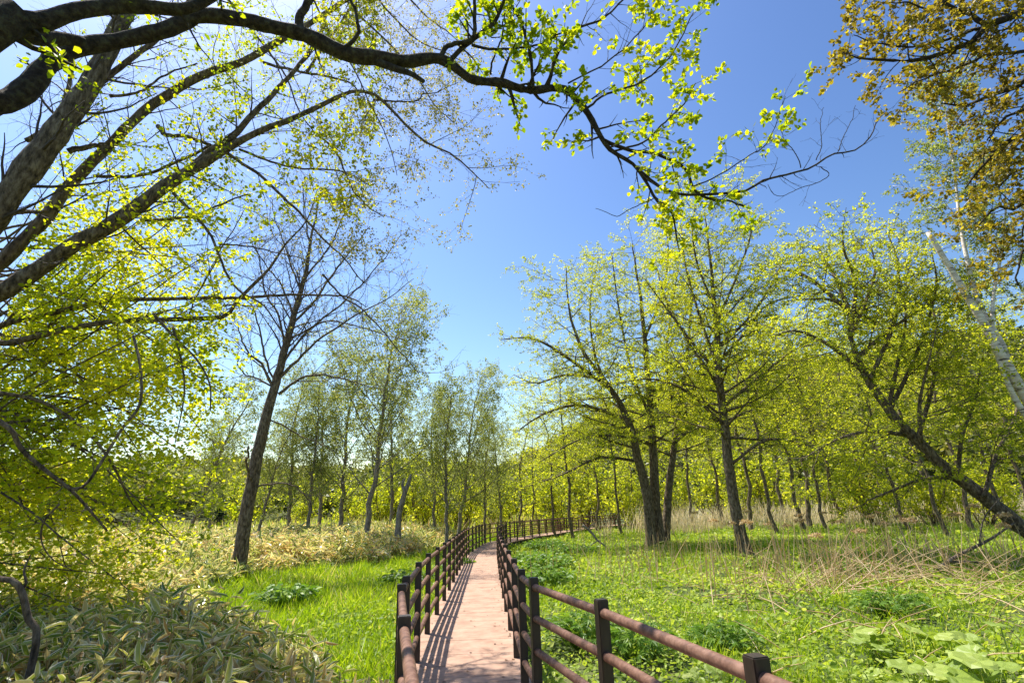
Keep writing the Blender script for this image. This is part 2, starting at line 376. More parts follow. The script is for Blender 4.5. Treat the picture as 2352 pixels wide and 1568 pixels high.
RIDGE = np.array([(-100, 5.5), (-60, 5.5), (-45, 5.2), (-33, 5.4), (-25, 5.6), (-18, 4.8), (-10, 5.4), (-3, 4.8), (2, 5.8), (6, 8.2), (10, 10.2), (15, 12.2), (20, 12.8), (26, 13.0), (34, 13.0), (60, 12), (100, 10)])
def hill_z(az_deg, r):
    el = np.interp(az_deg, RIDGE[:, 0], RIDGE[:, 1])
    h = np.tan(np.radians(el)) * 230 - 8
    z = h * smooth(95, 225, r) - 4.0 * (1 - smooth(90, 110, r)) - 0.3
    return z + 1.6 * np.sin(r * 0.06 + az_deg * 0.35) * smooth(100, 150, r) + 1.2 * np.sin(az_deg * 0.9) * smooth(120, 200, r)
def hills():
    az = np.linspace(-100, 100, 161); rr = np.linspace(90, 420, 50)
    A, Rr = np.meshgrid(az, rr); x = Rr * np.sin(np.radians(A)); y = Rr * np.cos(np.radians(A))
    z = hill_z(A, Rr)
    v = np.stack([x, y, z], -1); n, m = A.shape
    i = np.arange(n - 1)[:, None]; j = np.arange(m - 1)[None]
    q = np.stack([i * m + j, i * m + j + 1, (i + 1) * m + j + 1, (i + 1) * m + j], -1).reshape(-1, 4)
    tag(link("hill", raw_mesh("hill", v.reshape(-1, 3), q.ravel(), np.arange(len(q)) * 4, None, True), M['hill']), kind='structure')
    # the wood on its slopes: one mass of crowns
    r = np.random.default_rng(5); n = 2600
    a = r.uniform(-62, 62, n); d = r.uniform(112, 250, n)
    x = d * np.sin(np.radians(a)); y = d * np.cos(np.radians(a)); z = hill_z(a, d)
    hh = r.uniform(4.5, 9, n); per = 80
    th = r.uniform(0, 6.28, (n, per)); cz = r.uniform(-0.5, 1, (n, per)); rad = r.uniform(0.45, 1, (n, per)) ** 0.5 * np.sqrt(np.maximum(0.05, 1 - cz ** 2 * 0.9))
    w = hh * r.uniform(0.32, 0.5, n)
    P = np.stack([x[:, None] + rad * np.cos(th) * w[:, None], y[:, None] + rad * np.sin(th) * w[:, None], z[:, None] + hh[:, None] * (0.62 + 0.42 * cz)], -1).reshape(-1, 3)
    tint = np.repeat(np.clip(r.normal(0.52, 0.24, n), 0.02, 0.98), per) + r.normal(0, 0.1, n * per)
    o = scatter("hillside_wood", T_DIA, P, basis(r.normal(0, 1, P.shape), r, 0.6), r.uniform(0.7, 1.5, len(P)), tint, M['hillwood'])
    tag(o, "yellow-green spring woodland covering the far hillsides", "wood", kind='stuff')
hills()

# ------------------------------------------------------------------ boardwalk and its two railings
def param(poly, u):
    x = np.clip(u, 0, len(poly) - 1); i = np.minimum(x.astype(int), len(poly) - 2); f = (x - i)[:, None]
    return poly[i] * (1 - f) + poly[i + 1] * f

def deck_rise(y):
    return 0.0 * y

def boardwalk():
    n = len(DECK_L) - 1
    us = np.linspace(0, n, n * 6 + 1); L = param(DECK_L, us); R = param(DECK_R, us)
    c = nrm(R - L); L = L - c * 0.085; R = R + c * 0.085
    g = Geo(); r = np.random.default_rng(3)
    for k in range(len(us) - 1):
        a, b, d, e = L[k], R[k], L[k + 1], R[k + 1]
        gap = 0.0022
        da = nrm(d - a) * gap; db = nrm(e - b) * gap
        zt = r.uniform(-0.0015, 0.0015)
        q = [a + da, b + db, e - db, d - da]
        v = np.array([(*p, zt) for p in q] + [(*p, zt - 0.04) for p in q])
        g.add(v, [0, 1, 2, 3, 7, 6, 5, 4, 0, 4, 5, 1, 1, 5, 6, 2, 2, 6, 7, 3, 3, 7, 4, 0], [4] * 6)
    root = link("boardwalk", g.mesh("boardwalk"), M['deck']); tag(root, kind='structure')
    for side, P, sg in ((0, L, 1), (1, R, -1)):
        g = Geo(); P = P + c * 0.012 * sg; Q = P + c * 0.07 * sg; m = len(P)
        v = np.concatenate([np.column_stack([P, np.full(m, -0.043)]), np.column_stack([Q, np.full(m, -0.043)]), np.column_stack([Q, np.full(m, -0.20)]), np.column_stack([P, np.full(m, -0.20)])])
        lo = []
        for k in range(m - 1):
            for s in range(4):
                s2 = (s + 1) % 4; lo += [s * m + k, s * m + k + 1, s2 * m + k + 1, s2 * m + k]
        g.add(v, lo, [4] * (4 * (m - 1)))
        link("beam", g.mesh("beam"), M['deck_beam'], root)
boardwalk()

def bevel_box(w, d, h, bev=0.005):
    import bmesh
    bm = bmesh.new(); bmesh.ops.create_cube(bm, size=1)
    for v in bm.verts: v.co.x *= w; v.co.y *= d; v.co.z = v.co.z * h + h / 2
    bmesh.ops.bevel(bm, geom=bm.edges[:], offset=bev, segments=2, affect='EDGES')
    me = bpy.data.meshes.new("post"); bm.to_mesh(me); bm.free(); return me

POST = bevel_box(0.072, 0.072, 1.49)
POST.materials.append(M['post'])
def railing(poly, label, inner):
    root = empty("railing", (*poly[0], 0), label, "railing", "railings of the boardwalk")
    P = np.array(poly); b = np.array([*poly[0], 0.0])
    tan = np.gradient(P, axis=0)
    for i, p in enumerate(P):
        o = bpy.data.objects.new("post", POST); COL.objects.link(o); o.parent = root
        o.location = (p[0] - b[0], p[1] - b[1], -0.43); o.rotation_euler = (0, 0, math.atan2(tan[i][1], tan[i][0]))
    for h in (0.985, 0.745, 0.50, 0.255):
        g = Geo()
        for i in range(len(P) - 1):
            a = np.array([*P[i], h]); c = np.array([*P[i + 1], h])
            t = nrm(c - a); a = a + t * 0.012; c = c - t * 0.012
            add_tubes(g, (np.stack([a, c])[None] - b), np.full((1, 2), 0.0285), 14)
        me = g.mesh("rail", True)
        try: me.set_sharp_from_angle(angle=math.radians(50))
        except Exception: pass
        link("rail", me, M['rail'], root)
railing(DECK_L, "brown round-bar railing along the boardwalk's left edge and the outside of its bend", 1)
railing(DECK_R, "brown round-bar railing along the boardwalk's right edge, running off at the bottom right", -1)

# ------------------------------------------------------------------ ground plants too many to count
def ground_pts(n, r0, r1, a0, a1, k, r, mask):
    q = 2 - k; rr = (r0 ** q + r.uniform(0, 1, n) * (r1 ** q - r0 ** q)) ** (1 / q)
    a = np.radians(r.uniform(a0, a1, n)); x = rr * np.sin(a); y = rr * np.cos(a)
    m = mask(x, y); x, y, rr = x[m], y[m], rr[m]
    return np.stack([x, y, ground_z(x, y)], -1), rr

SASA_EDGE = np.array([(-0.85, 2.0), (-0.98, 4.0), (-1.25, 5.2), (-2.1, 6.5), (-3.3, 7.6), (-4.7, 8.6), (-8.0, 13.5), (-8.9, 17.5), (-8.3, 21.2), (-6.0, 22.6), (-4.9, 25.0), (-4.3, 30), (-3.9, 45)])
def sasa_side(x, y):
    """> 0 inside the bamboo grass: metres left of its edge"""
    wob = (0.3 * np.sin(y * 1.9) + 0.2 * np.sin(y * 4.1 + 1)) * smooth(4, 8, y) + 0.12 * np.sin(y * 7.3 + 2) + 0.06 * np.sin(y * 15 + x * 9)
    return np.interp(y, SASA_EDGE[:, 1], SASA_EDGE[:, 0]) + wob - x

def bamboo_grass():
    r = np.random.default_rng(11)
    m = lambda x, y: (sasa_side(x, y) > 0) & (y > 1.2) & (y < 42 + 3 * np.sin(x * 0.4))
    p, rr = ground_pts(56000, 2.2, 62, -56, 2, 1.12, r, m)
    cl = np.sin(p[:, 0] * 3.1 + 1.5 * np.sin(p[:, 1] * 2.2)) + np.sin(p[:, 1] * 3.6 + 1.2 * np.sin(p[:, 0] * 1.7)) + r.normal(0, .5, len(p))
    keep = cl > -0.75; p, rr = p[keep], rr[keep]
    s = sasa_side(p[:, 0], p[:, 1]); hh = (0.40 + 0.34 * smooth(0, 1.8, s)) * r.uniform(0.45, 1.3, len(p))
    hh *= 1 + 0.25 * np.sin(p[:, 0] * 0.8 + 1) * np.sin(p[:, 1] * 0.6)
    hh = np.where(p[:, 1] > 20, hh * 1.25, hh)
    lod = (np.maximum(rr, 6) / 6) ** 0.38
    g = Geo(); n = len(p)
    lean = r.normal(0, 0.16, (n, 2)); top = p + np.column_stack([lean * hh[:, None], hh])
    k = rr < 16
    add_tubes(g, np.stack([p[k] - [0, 0, .05], (p[k] + top[k]) / 2 + r.normal(0, .02, (k.sum(), 3)), top[k]], 1), np.full((k.sum(), 3), 0.0035), 3)
    root = link("bamboo_grass", g.mesh("bamboo_grass", True), M['straw'])
    tag(root, "dwarf bamboo with dry pale-edged leaves filling the left side", "bamboo grass", kind='stuff')
    root.data.attributes.new('tint', 'FLOAT', 'POINT').data.foreach_set('value', np.full(len(root.data.vertices), .35, np.float32))
    per = 6; idx = np.repeat(np.arange(n), per); C = len(idx)
    f = r.uniform(0.35, 1.05, C) ** 0.6
    pos = p[idx] + (top[idx] - p[idx]) * f[:, None]
    az = r.uniform(0, 6.28, C); el = r.normal(0.22, 0.6, C)
    d = np.column_stack([np.cos(az) * np.cos(el), np.sin(az) * np.cos(el), np.sin(el)])
    L = r.uniform(0.10, 0.235, C) * lod[idx]; Wd = L * r.uniform(0.19, 0.28, C)
    tint = 0.52 + r.normal(0, .16, len(p))[idx] + 0.20 * np.sin(p[idx, 0] * 0.9) * np.sin(p[idx, 1] * 0.7 + 2) + 0.06 * smooth(12, 25, p[idx, 1]) + r.normal(0, 0.24, C) - 0.25 * (f > 1)
    o = scatter("leaves", T_SASA, pos, basis(d, r, 1.0, 0.9), np.column_stack([Wd, L, L]), tint, M['sasa'], root, E_SASA)
bamboo_grass()

def deck_clear(x, y):
    l = np.interp(y, DECK_L[:, 1], DECK_L[:, 0]); r_ = np.interp(y, DECK_R[:, 1], DECK_R[:, 0])
    return (x < l - 0.14) | (x > r_ + 0.14)

def blades(name, label, n, r0, r1, a0, a1, k, mask, h, w, mat, seed, tint=(0.5, 0.25), lean=0.35, lodp=0.5, tmpl=T_BLADE, kind_cat="grass", per=1, spread=0.05):
    r = np.random.default_rng(seed)
    p, rr = ground_pts(n, r0, r1, a0, a1, k, r, mask)
    if per > 1:
        p = np.repeat(p, per, 0); rr = np.repeat(rr, per)
        p[:, :2] += r.normal(0, spread, (len(p), 2)) * ((np.maximum(rr, 6) / 6) ** 0.5)[:, None]
        ok = deck_clear(p[:, 0], p[:, 1]); p, rr = p[ok], rr[ok]
    lod = (np.maximum(rr, 6) / 6) ** lodp
    d = nrm(np.column_stack([r.normal(0, lean, (len(p), 2)), np.ones(len(p))]))
    hh = r.uniform(h[0], h[1], len(p)) * (1 + 0.35 * np.sin(p[:, 0] * 1.7 + p[:, 1] * .6) * np.sin(p[:, 1] * 1.1))
    nv = nrm(r.normal(0, 1, d.shape) * np.array([1, 1, .2])); nv = nrm(nv - (nv * d).sum(1, keepdims=True) * d)
    bas = np.stack([np.cross(d, nv), d, nv], 1)
    hh = hh * (0.75 + 0.5 * (np.sin(p[:, 0] * 4.3 + np.sin(p[:, 1] * 2.7) * 2) * np.sin(p[:, 1] * 3.9) > 0.15)) if name == 'grass' else hh
    t = tint[0] + 0.16 * np.sin(p[:, 0] * 1.1 + 2) * np.sin(p[:, 1] * 0.8) + r.normal(0, tint[1], len(p))
    o = scatter(name, tmpl, p - np.array([0, 0, .02]), bas, np.column_stack([w * lod * r.uniform(.6, 1.3, len(p)), hh * lod ** 0.35, hh * lod ** 0.35]), t, mat)
    return tag(o, label, kind_cat, kind='stuff')

def m_clear(x, y):
    return deck_clear(x, y) & (x < deck_x(y)) & (sasa_side(x, y) < 0.15) & (y > 2) & (y < 44)
blades("grass", "short bright green grass in the clearing left of the boardwalk", 45000, 3, 46, -50, 5, 1.15, m_clear, (0.07, 0.34), 0.012, M['grass'], 21, (.5, .3), .45, per=4, spread=.07)
def right_of(x, y): return deck_clear(x, y) & (x > deck_x(y))
m_right = lambda x, y: right_of(x, y) & (y > 0.3)
blades("grass", "green grass growing among the low leaves right of the boardwalk", 40000, 2, 75, -5, 64, 1.15, lambda x, y: m_right(x, y) & ((np.sin(x * .8 + 1) * np.sin(y * .6) > -0.35) | (y > 14)), (0.10, 0.30), 0.011, M['grass'], 22, (0.5, 0.26), per=3)
blades("meadow", "tall yellow-green meadow beyond the bamboo grass on the left", 26000, 42, 112, -56, 6, 0.8, lambda x, y: (x < deck_x(np.minimum(y, 60)) - 2) & (y > 43), (0.5, 1.0), 0.03, M['grass'], 23, (0.9, 0.15), 0.3, 0.6)

def cover(name, label, n, r0, r1, a0, a1, k, mask, hmax, size, mat, seed, tint=0.5):
    r = np.random.default_rng(seed)
    p, rr = ground_pts(n, r0, r1, a0, a1, k, r, mask)
    lod = (np.maximum(rr, 6) / 6) ** 0.45
    clump = np.clip(0.5 + 0.5 * np.sin(p[:, 0] * 2.3 + np.sin(p[:, 1] * 1.1) * 2) * np.sin(p[:, 1] * 2.1 + 1.3), 0.06, 1)
    keep = (np.sin(p[:, 0] * .7 + 2 * np.sin(p[:, 1] * .5)) + np.sin(p[:, 1] * .9 + p[:, 0] * .4) + r.normal(0, .6, len(p))) > -1.1
    p, rr, lod, clump = p[keep], rr[keep], lod[keep], clump[keep]
    p[:, 2] += r.uniform(0.05, 1, len(p)) ** 0.8 * hmax * (0.35 + 0.65 * clump)
    d = r.normal(0, 1, p.shape) * np.array([1, 1, .35])
    sz = (size[0] + (size[1] - size[0]) * r.uniform(0, 1, len(p)) ** 2.2) * lod
    t = tint + 0.25 * np.sin(p[:, 0] * .9) * np.sin(p[:, 1] * .7 + 1) + r.normal(0, 0.2, len(p))
    return tag(scatter(name, T_LEAF, p, basis(nrm(d), r, 1.5), sz, t, mat), label, "ground cover", kind='stuff')
cover("ground_cover", "low leafy green plants carpeting the ground right of the boardwalk", 150000, 2, 50, -5, 64, 1.1, m_right, 0.28, (0.028, 0.095), M['cover'], 31, 0.55)
cover("ground_cover", "low leafy green plants between the left railing and the grass clearing", 26000, 2.5, 36, -40, 5, 1.2, lambda x, y: m_clear(x, y) & (x > deck_x(y) - 2.6 - 0.05 * y), 0.28, (0.04, 0.10), M['cover'], 32, 0.5)

m_reed_r = lambda x, y: right_of(x, np.minimum(y, 66)) & (y > 38 + 2 * np.sin(x)) & (x > 6 + 0.5 * (y - 40)) & (np.sin(x * .45 + 2) + np.sin(y * .5 + x * .2) > -0.9)
blades("dry_reeds", "tan dry reeds standing at the back of the clearing on the right", 14000, 38, 85, 6, 50, 1.0, m_reed_r, (0.7, 1.7), 0.02, M['straw'], 41, (0.85, 0.15), 0.14, 0.35, kind_cat="reeds")
m_reed_l = lambda x, y: (y > 44 + 2 * np.sin(x * .5)) & (y < 64 + 4 * np.sin(x * .3)) & (x < np.interp(y, DECK_L[:, 1], DECK_L[:, 0]) - 1.2)
blades("dry_reeds", "tan dry reed band behind the bamboo grass and the railing bend", 15000, 40, 90, -52, 20, 1.0, m_reed_l, (0.6, 1.5), 0.02, M['straw'], 42, (0.38, 0.2), 0.2, 0.35, kind_cat="reeds")

def dead_stalks():
    r = np.random.default_rng(51); g = Geo(); tints = []
    def fan(n, cx, cy, sx, sy, ln, el):
        x = r.normal(cx, sx, n); y = r.normal(cy, sy, n); z = ground_z(x, y) + r.uniform(0, .15, n)
        a = r.uniform(0, 6.28, n); e = np.radians(np.clip(r.normal(*el, n), 2, 88)); L = r.uniform(*ln, n)
        d = np.column_stack([np.cos(a) * np.cos(e), np.sin(a) * np.cos(e), np.sin(e)])
        p0 = np.column_stack([x, y, z]); p2 = p0 + d * L[:, None]; p1 = (p0 + p2) / 2 + np.column_stack([np.zeros((n, 2)), L * .04])
        add_tubes(g, np.stack([p0, p1, p2], 1), r.uniform(.004, .011, n)[:, None] * np.array([[1.1, .9, .5]]), 4)
    fan(150, 7.4, 12.3, 1.5, 1.0, (0.6, 1.7), (22, 18)); fan(110, 9.2, 13.6, 2.0, 1.2, (0.7, 1.9), (18, 14))
    fan(90, 6.9, 13.4, 1.6, .9, (.8, 1.5), (78, 8)); fan(70, 6, 10, 1.6, 1.6, (.3, .9), (15, 12)); fan(60, 11.5, 15, 2.5, 1.2, (.8, 1.8), (40, 25))
    fan(100, 8.5, 14.2, 3.2, 1.2, (.6, 1.3), (80, 7)); fan(90, 12.5, 16.5, 3, 1.5, (.7, 1.4), (79, 8)); fan(40, 3.2, 17, 1.4, 2, (.5, 1.1), (76, 9)); fan(60, 5, 23, 2, 2, (.7, 1.5), (80, 8))
    fan(70, 5.5, 18.0, 2.0, 1.6, (.6, 1.4), (70, 16)); fan(120, 14, 17, 4, 2, (.6, 1.3), (74, 12)); fan(40, 3.8, 14.6, 1.4, 1.8, (.3, .8), (12, 10)); fan(25, 4.5, 7.5, 1.2, 1.2, (.3, .8), (25, 20))
    me = g.mesh("dead_stalks", True); me.attributes.new('tint', 'FLOAT', 'POINT').data.foreach_set('value', np.clip(np.random.default_rng(1).normal(.65, .2, len(me.vertices)), 0, 1).astype(np.float32))
    tag(link("dead_stalks", me, M['straw']), "tangle of pale dry plant stalks lying and leaning in the right clearing", "dead stalks", kind='stuff')
dead_stalks()

# ------------------------------------------------------------------ trees built one by one
_CR = {'1': (0, 0, .5039), '2': (781, 0, .5039), '3': (1562, 0, .5039), '4': (0, 781, .5025), '5': (781, 781, .5025), '6': (1562, 781, .5025), 'o': (0, 0, 1)}
def path(nodes, n=24, wmul=1.0):
    """nodes: ('c', x, y, depth, width px) measured, or ('w', x, y, z, radius) in metres -> centre line and radii"""
    a = []
    for nd in nodes:
        if nd[0] == 'w': a.append(nd[1:]); continue
        ox, oy, s = _CR[nd[0]]; p = at(ox + nd[1] * s, oy + nd[2] * s, nd[3])
        a.append((*p, 0.5 * nd[4] * wmul * float((p - np.array([0, 0, EYE])) @ _F) / K))
    q = resample(a, n)
    return q[None, :, :3], np.maximum(q[None, :, 3], 0.0025)

def along(c, pts, d0, d1, w0, w1):
    m = len(pts); t = np.linspace(0, 1, m)
    return [(c, x, y, d0 + (d1 - d0) * k, w0 + (w1 - w0) * k) for (x, y), k in zip(pts, t)]

def wiggle(P, r, amp):
    n = P.shape[1]; w = np.cumsum(r.normal(0, amp, P.shape), 1); w -= w[:, :1] + (w[:, -1:] - w[:, :1]) * np.linspace(0, 1, n)[None, :, None]
    return P + w

# --- near mossy tree, its long limb arching over the walk
def overhanging_tree():
    p = Plant("overhanging_tree", (-6.3, 3.0, ground_z(-6.3, 3.0)), "dark mossy tree whose thick limb arches right across the top of the sky", "tree", seed=101)
    r = p.r
    p.tube(*path([('w', -6.3, 3.0, -.4, .42), ('w', -6.1, 3.05, .8, .34), ('w', -5.7, 3.1, 2.2, .29), ('w', -5.0, 3.3, 3.6, .2), ('w', -4.6, 3.5, 4.6, .12)], 16), 12)
    main = [('w', -5.3, 3.2, 3.0, .17), ('1', -120, 520, 3.7, 58), ('1', 0, 475, 3.8, 56), ('1', 120, 400, 3.9, 54), ('1', 220, 285, 4.0, 46), ('1', 330, 230, 4.1, 42), ('1', 560, 190, 4.3, 38), ('1', 740, 150, 4.4, 38), ('1', 900, 88, 4.5, 36),
            ('1', 1060, 90, 4.55, 35), ('1', 1230, 125, 4.6, 35), ('1', 1400, 165, 4.7, 36), ('2', 0, 238, 4.8, 36), ('2', 160, 265, 4.85, 37), ('2', 300, 282, 4.9, 32), ('2', 440, 268, 4.95, 29), ('2', 520, 305, 5.0, 24),
            ('2', 600, 360, 5.05, 22), ('2', 740, 375, 5.1, 22), ('2', 860, 411, 5.15, 20), ('2', 1010, 403, 5.2, 18), ('2', 1110, 490, 5.25, 16), ('2', 1175, 600, 5.3, 14), ('2', 1235, 685, 5.35, 11), ('2', 1330, 745, 5.4, 9), ('2', 1395, 830, 5.45, 8), ('2', 1450, 920, 5.5, 6.5), ('2', 1510, 965, 5.5, 5), ('2', 1530, 1060, 5.5, 4), ('2', 1548, 1150, 5.5, 2)]
    P, R = path(main, 110, .92); P = wiggle(P, r, .003); R = R * (1 + .06 * r.normal(0, 1, R.shape)); p.tube(P, R, 12)
    top = path([('w', -5.6, 3.0, 3.0, .16), ('1', -60, 150, 3.2, 80), ('1', 60, 115, 3.3, 66), ('1', 200, 100, 3.4, 44), ('1', 350, 50, 3.5, 36), ('1', 560, 28, 3.7, 32), ('1', 700, 35, 3.8, 30), ('1', 850, 40, 3.9, 26), ('1', 1000, -30, 4.0, 20), ('1', 1200, -140, 4.1, 12)], 50)
    p.tube(*top, 10); p.tube(*path(along('1', [(60, 130), (160, 165), (260, 175), (380, 190)], 3.4, 3.9, 50, 24), 16), 8)
    p.tube(*path(along('2', [(150, 275), (250, 312), (320, 335), (382, 372)], 4.85, 4.8, 20, 9), 12), 7)
    subs = [along('2', [(460, 262), (490, 202), (600, 160), (618, 60), (600, -60)], 4.95, 4.8, 13, 7), along('2', [(505, 272), (620, 172), (705, 110), (740, 40), (770, -60)], 5, 4.9, 12, 7),
            along('2', [(882, 402), (868, 260), (830, 130), (780, 30), (760, -40)], 5.1, 5.0, 8, 5), along('2', [(948, 392), (970, 270), (1020, 195), (1080, 130), (1180, 90), (1300, -10)], 5.15, 5.3, 8, 4),
            along('2', [(688, 340), (712, 240), (745, 140), (750, 60)], 5.1, 5.0, 5, 3), along('2', [(600, 205), (680, 225), (760, 222), (900, 200), (1000, 155), (1160, 100)], 5, 5.2, 7, 3),
            along('2', [(1130, 490), (1200, 432), (1350, 380), (1450, 310), (1540, 200), (1610, 60)], 5.25, 5.5, 6, 2.5),
            along('2', [(1205, 640), (1330, 690), (1430, 700), (1568, 765)], 5.3, 5.6, 9, 7) + along('3', [(60, 858), (130, 900), (210, 908), (292, 940)], 5.6, 5.8, 6, 4),
            along('3', [(-190, 770), (-60, 870), (100, 885), (300, 862), (370, 820), (500, 790), (600, 762), (700, 702), (790, 690), (870, 622), (885, 575), (930, 510)], 5.5, 6.3, 7, 2),
            along('2', [(1240, 690), (1380, 650), (1480, 560), (1568, 470), (1620, 380)], 5.35, 5.6, 5, 2.5), along('2', [(0, 230), (80, 150), (70, 60), (20, -40)], 4.75, 4.6, 10, 6),
            along('1', [(1390, 160), (1370, 90), (1420, 0), (1450, -80)], 4.7, 4.6, 22, 14), along('2', [(1440, 900), (1330, 950), (1250, 985), (1165, 950)], 5.5, 5.4, 2.5, 1.2),
            along('2', [(1040, 380), (1200, 300), (1330, 190), (1430, 60), (1450, -40)], 5.2, 5.5, 4, 2), along('3', [(60, 850), (170, 800), (300, 720), (400, 640), (480, 440)], 5.6, 5.9, 3.5, 1.5),
            along('3', [(550, 765), (530, 700), (480, 640), (455, 580)], 6, 6, 2.5, 1.2), along('3', [(640, 760), (680, 790), (650, 820), (560, 850), (450, 890), (400, 840)], 6, 6, 2.2, 1.2), along('3', [(620, 730), (640, 650), (640, 560), (655, 490)], 6.1, 6.1, 2.2, 1), along('3', [(720, 690), (750, 610), (790, 540), (800, 480)], 6.2, 6.2, 2, 1)]
    S = [path(s, 26) for s in subs]; SP = wiggle(np.concatenate([a for a, _ in S]), r, .005); SR = np.concatenate([b for _, b in S])
    p.tube(SP, SR, 7)
    end = P[:, 74:]; endR = R[:, 74:]
    leafy = [0, 1, 2, 3, 5, 6, 7, 9, 13, 14]
    a, ar = sprout(SP[leafy], SR[leafy], 7.5, .2, (50, 14), .55, r, .3, .12, (0, 0, .02), 6, .5, .0028)
    b, br = sprout(end, endR, 9, .05, (55, 14), .6, r, .2, .12, (0, 0, .01), 6, .5, .0028)
    a2, a2r = sprout(SP[[8, 15, 16, 17, 18]], SR[[8, 15, 16, 17, 18]], 5.5, .2, (50, 12), .35, r, .4, .18, (0, 0, .04), 5, .5, .0026)
    c, cr = sprout(P[:, 20:74], R[:, 20:74], 1.2, .1, (70, 14), .4, r, .2, .14, (0, 0, .02), 6, .2, .0026)
    a3, a3r = sprout(a2, a2r, 7, .2, (45, 12), .2, r, .4, .18, (0, 0, .03), 4, .6, .002); w3, w3r = sprout(SP[[13, 14, 10]], SR[[13, 14, 10]], 3.0, .3, (45, 12), .45, r, .3, .14, (0, 0, .05), 6, .5, .0024)
    for q, qr in ((a, ar), (b, br), (a2, a2r), (a3, a3r), (w3, w3r), (c, cr)): p.tube(q, qr, 4, True)
    e, er = sprout(np.concatenate([a, b]), np.concatenate([ar, br]), 7, .15, (45, 12), .2, r, .3, .12, (0, 0, 0), 4, .6, .002)
    p.tube(e, er, 3, True)
    hp = on_branches(np.concatenate([top[0]] ), 1, r)
    t, tr = sprout(top[0][:, 8:], top[1][:, 8:], 2.4, .1, (70, 15), .6, r, .2, .15, (0, 0, -.02), 6, .3, .003); p.tube(t, tr, 4, True)
    p.leaf(e, 14, .1, .025, 2); p.leaf(a, 8, .3, .02, 3); p.leaf(b, 10, .3, .02, 3); p.leaf(t, 22, .3, .05); p.leaf(c, 10, .3, .03)
    nz = lambda q: (np.sin(q[:, 0] * 3.1 + 1) + np.sin(q[:, 2] * 3.7 + q[:, 0]) + np.sin(q[:, 1] * 5 + 2)) > -0.9
    p.finish(M['bark_dark'], M['bark_dark'], M['leaf_near'], .070, T_LEAF, 1.2, (.5, .2, .25), nz, .35)
overhanging_tree()

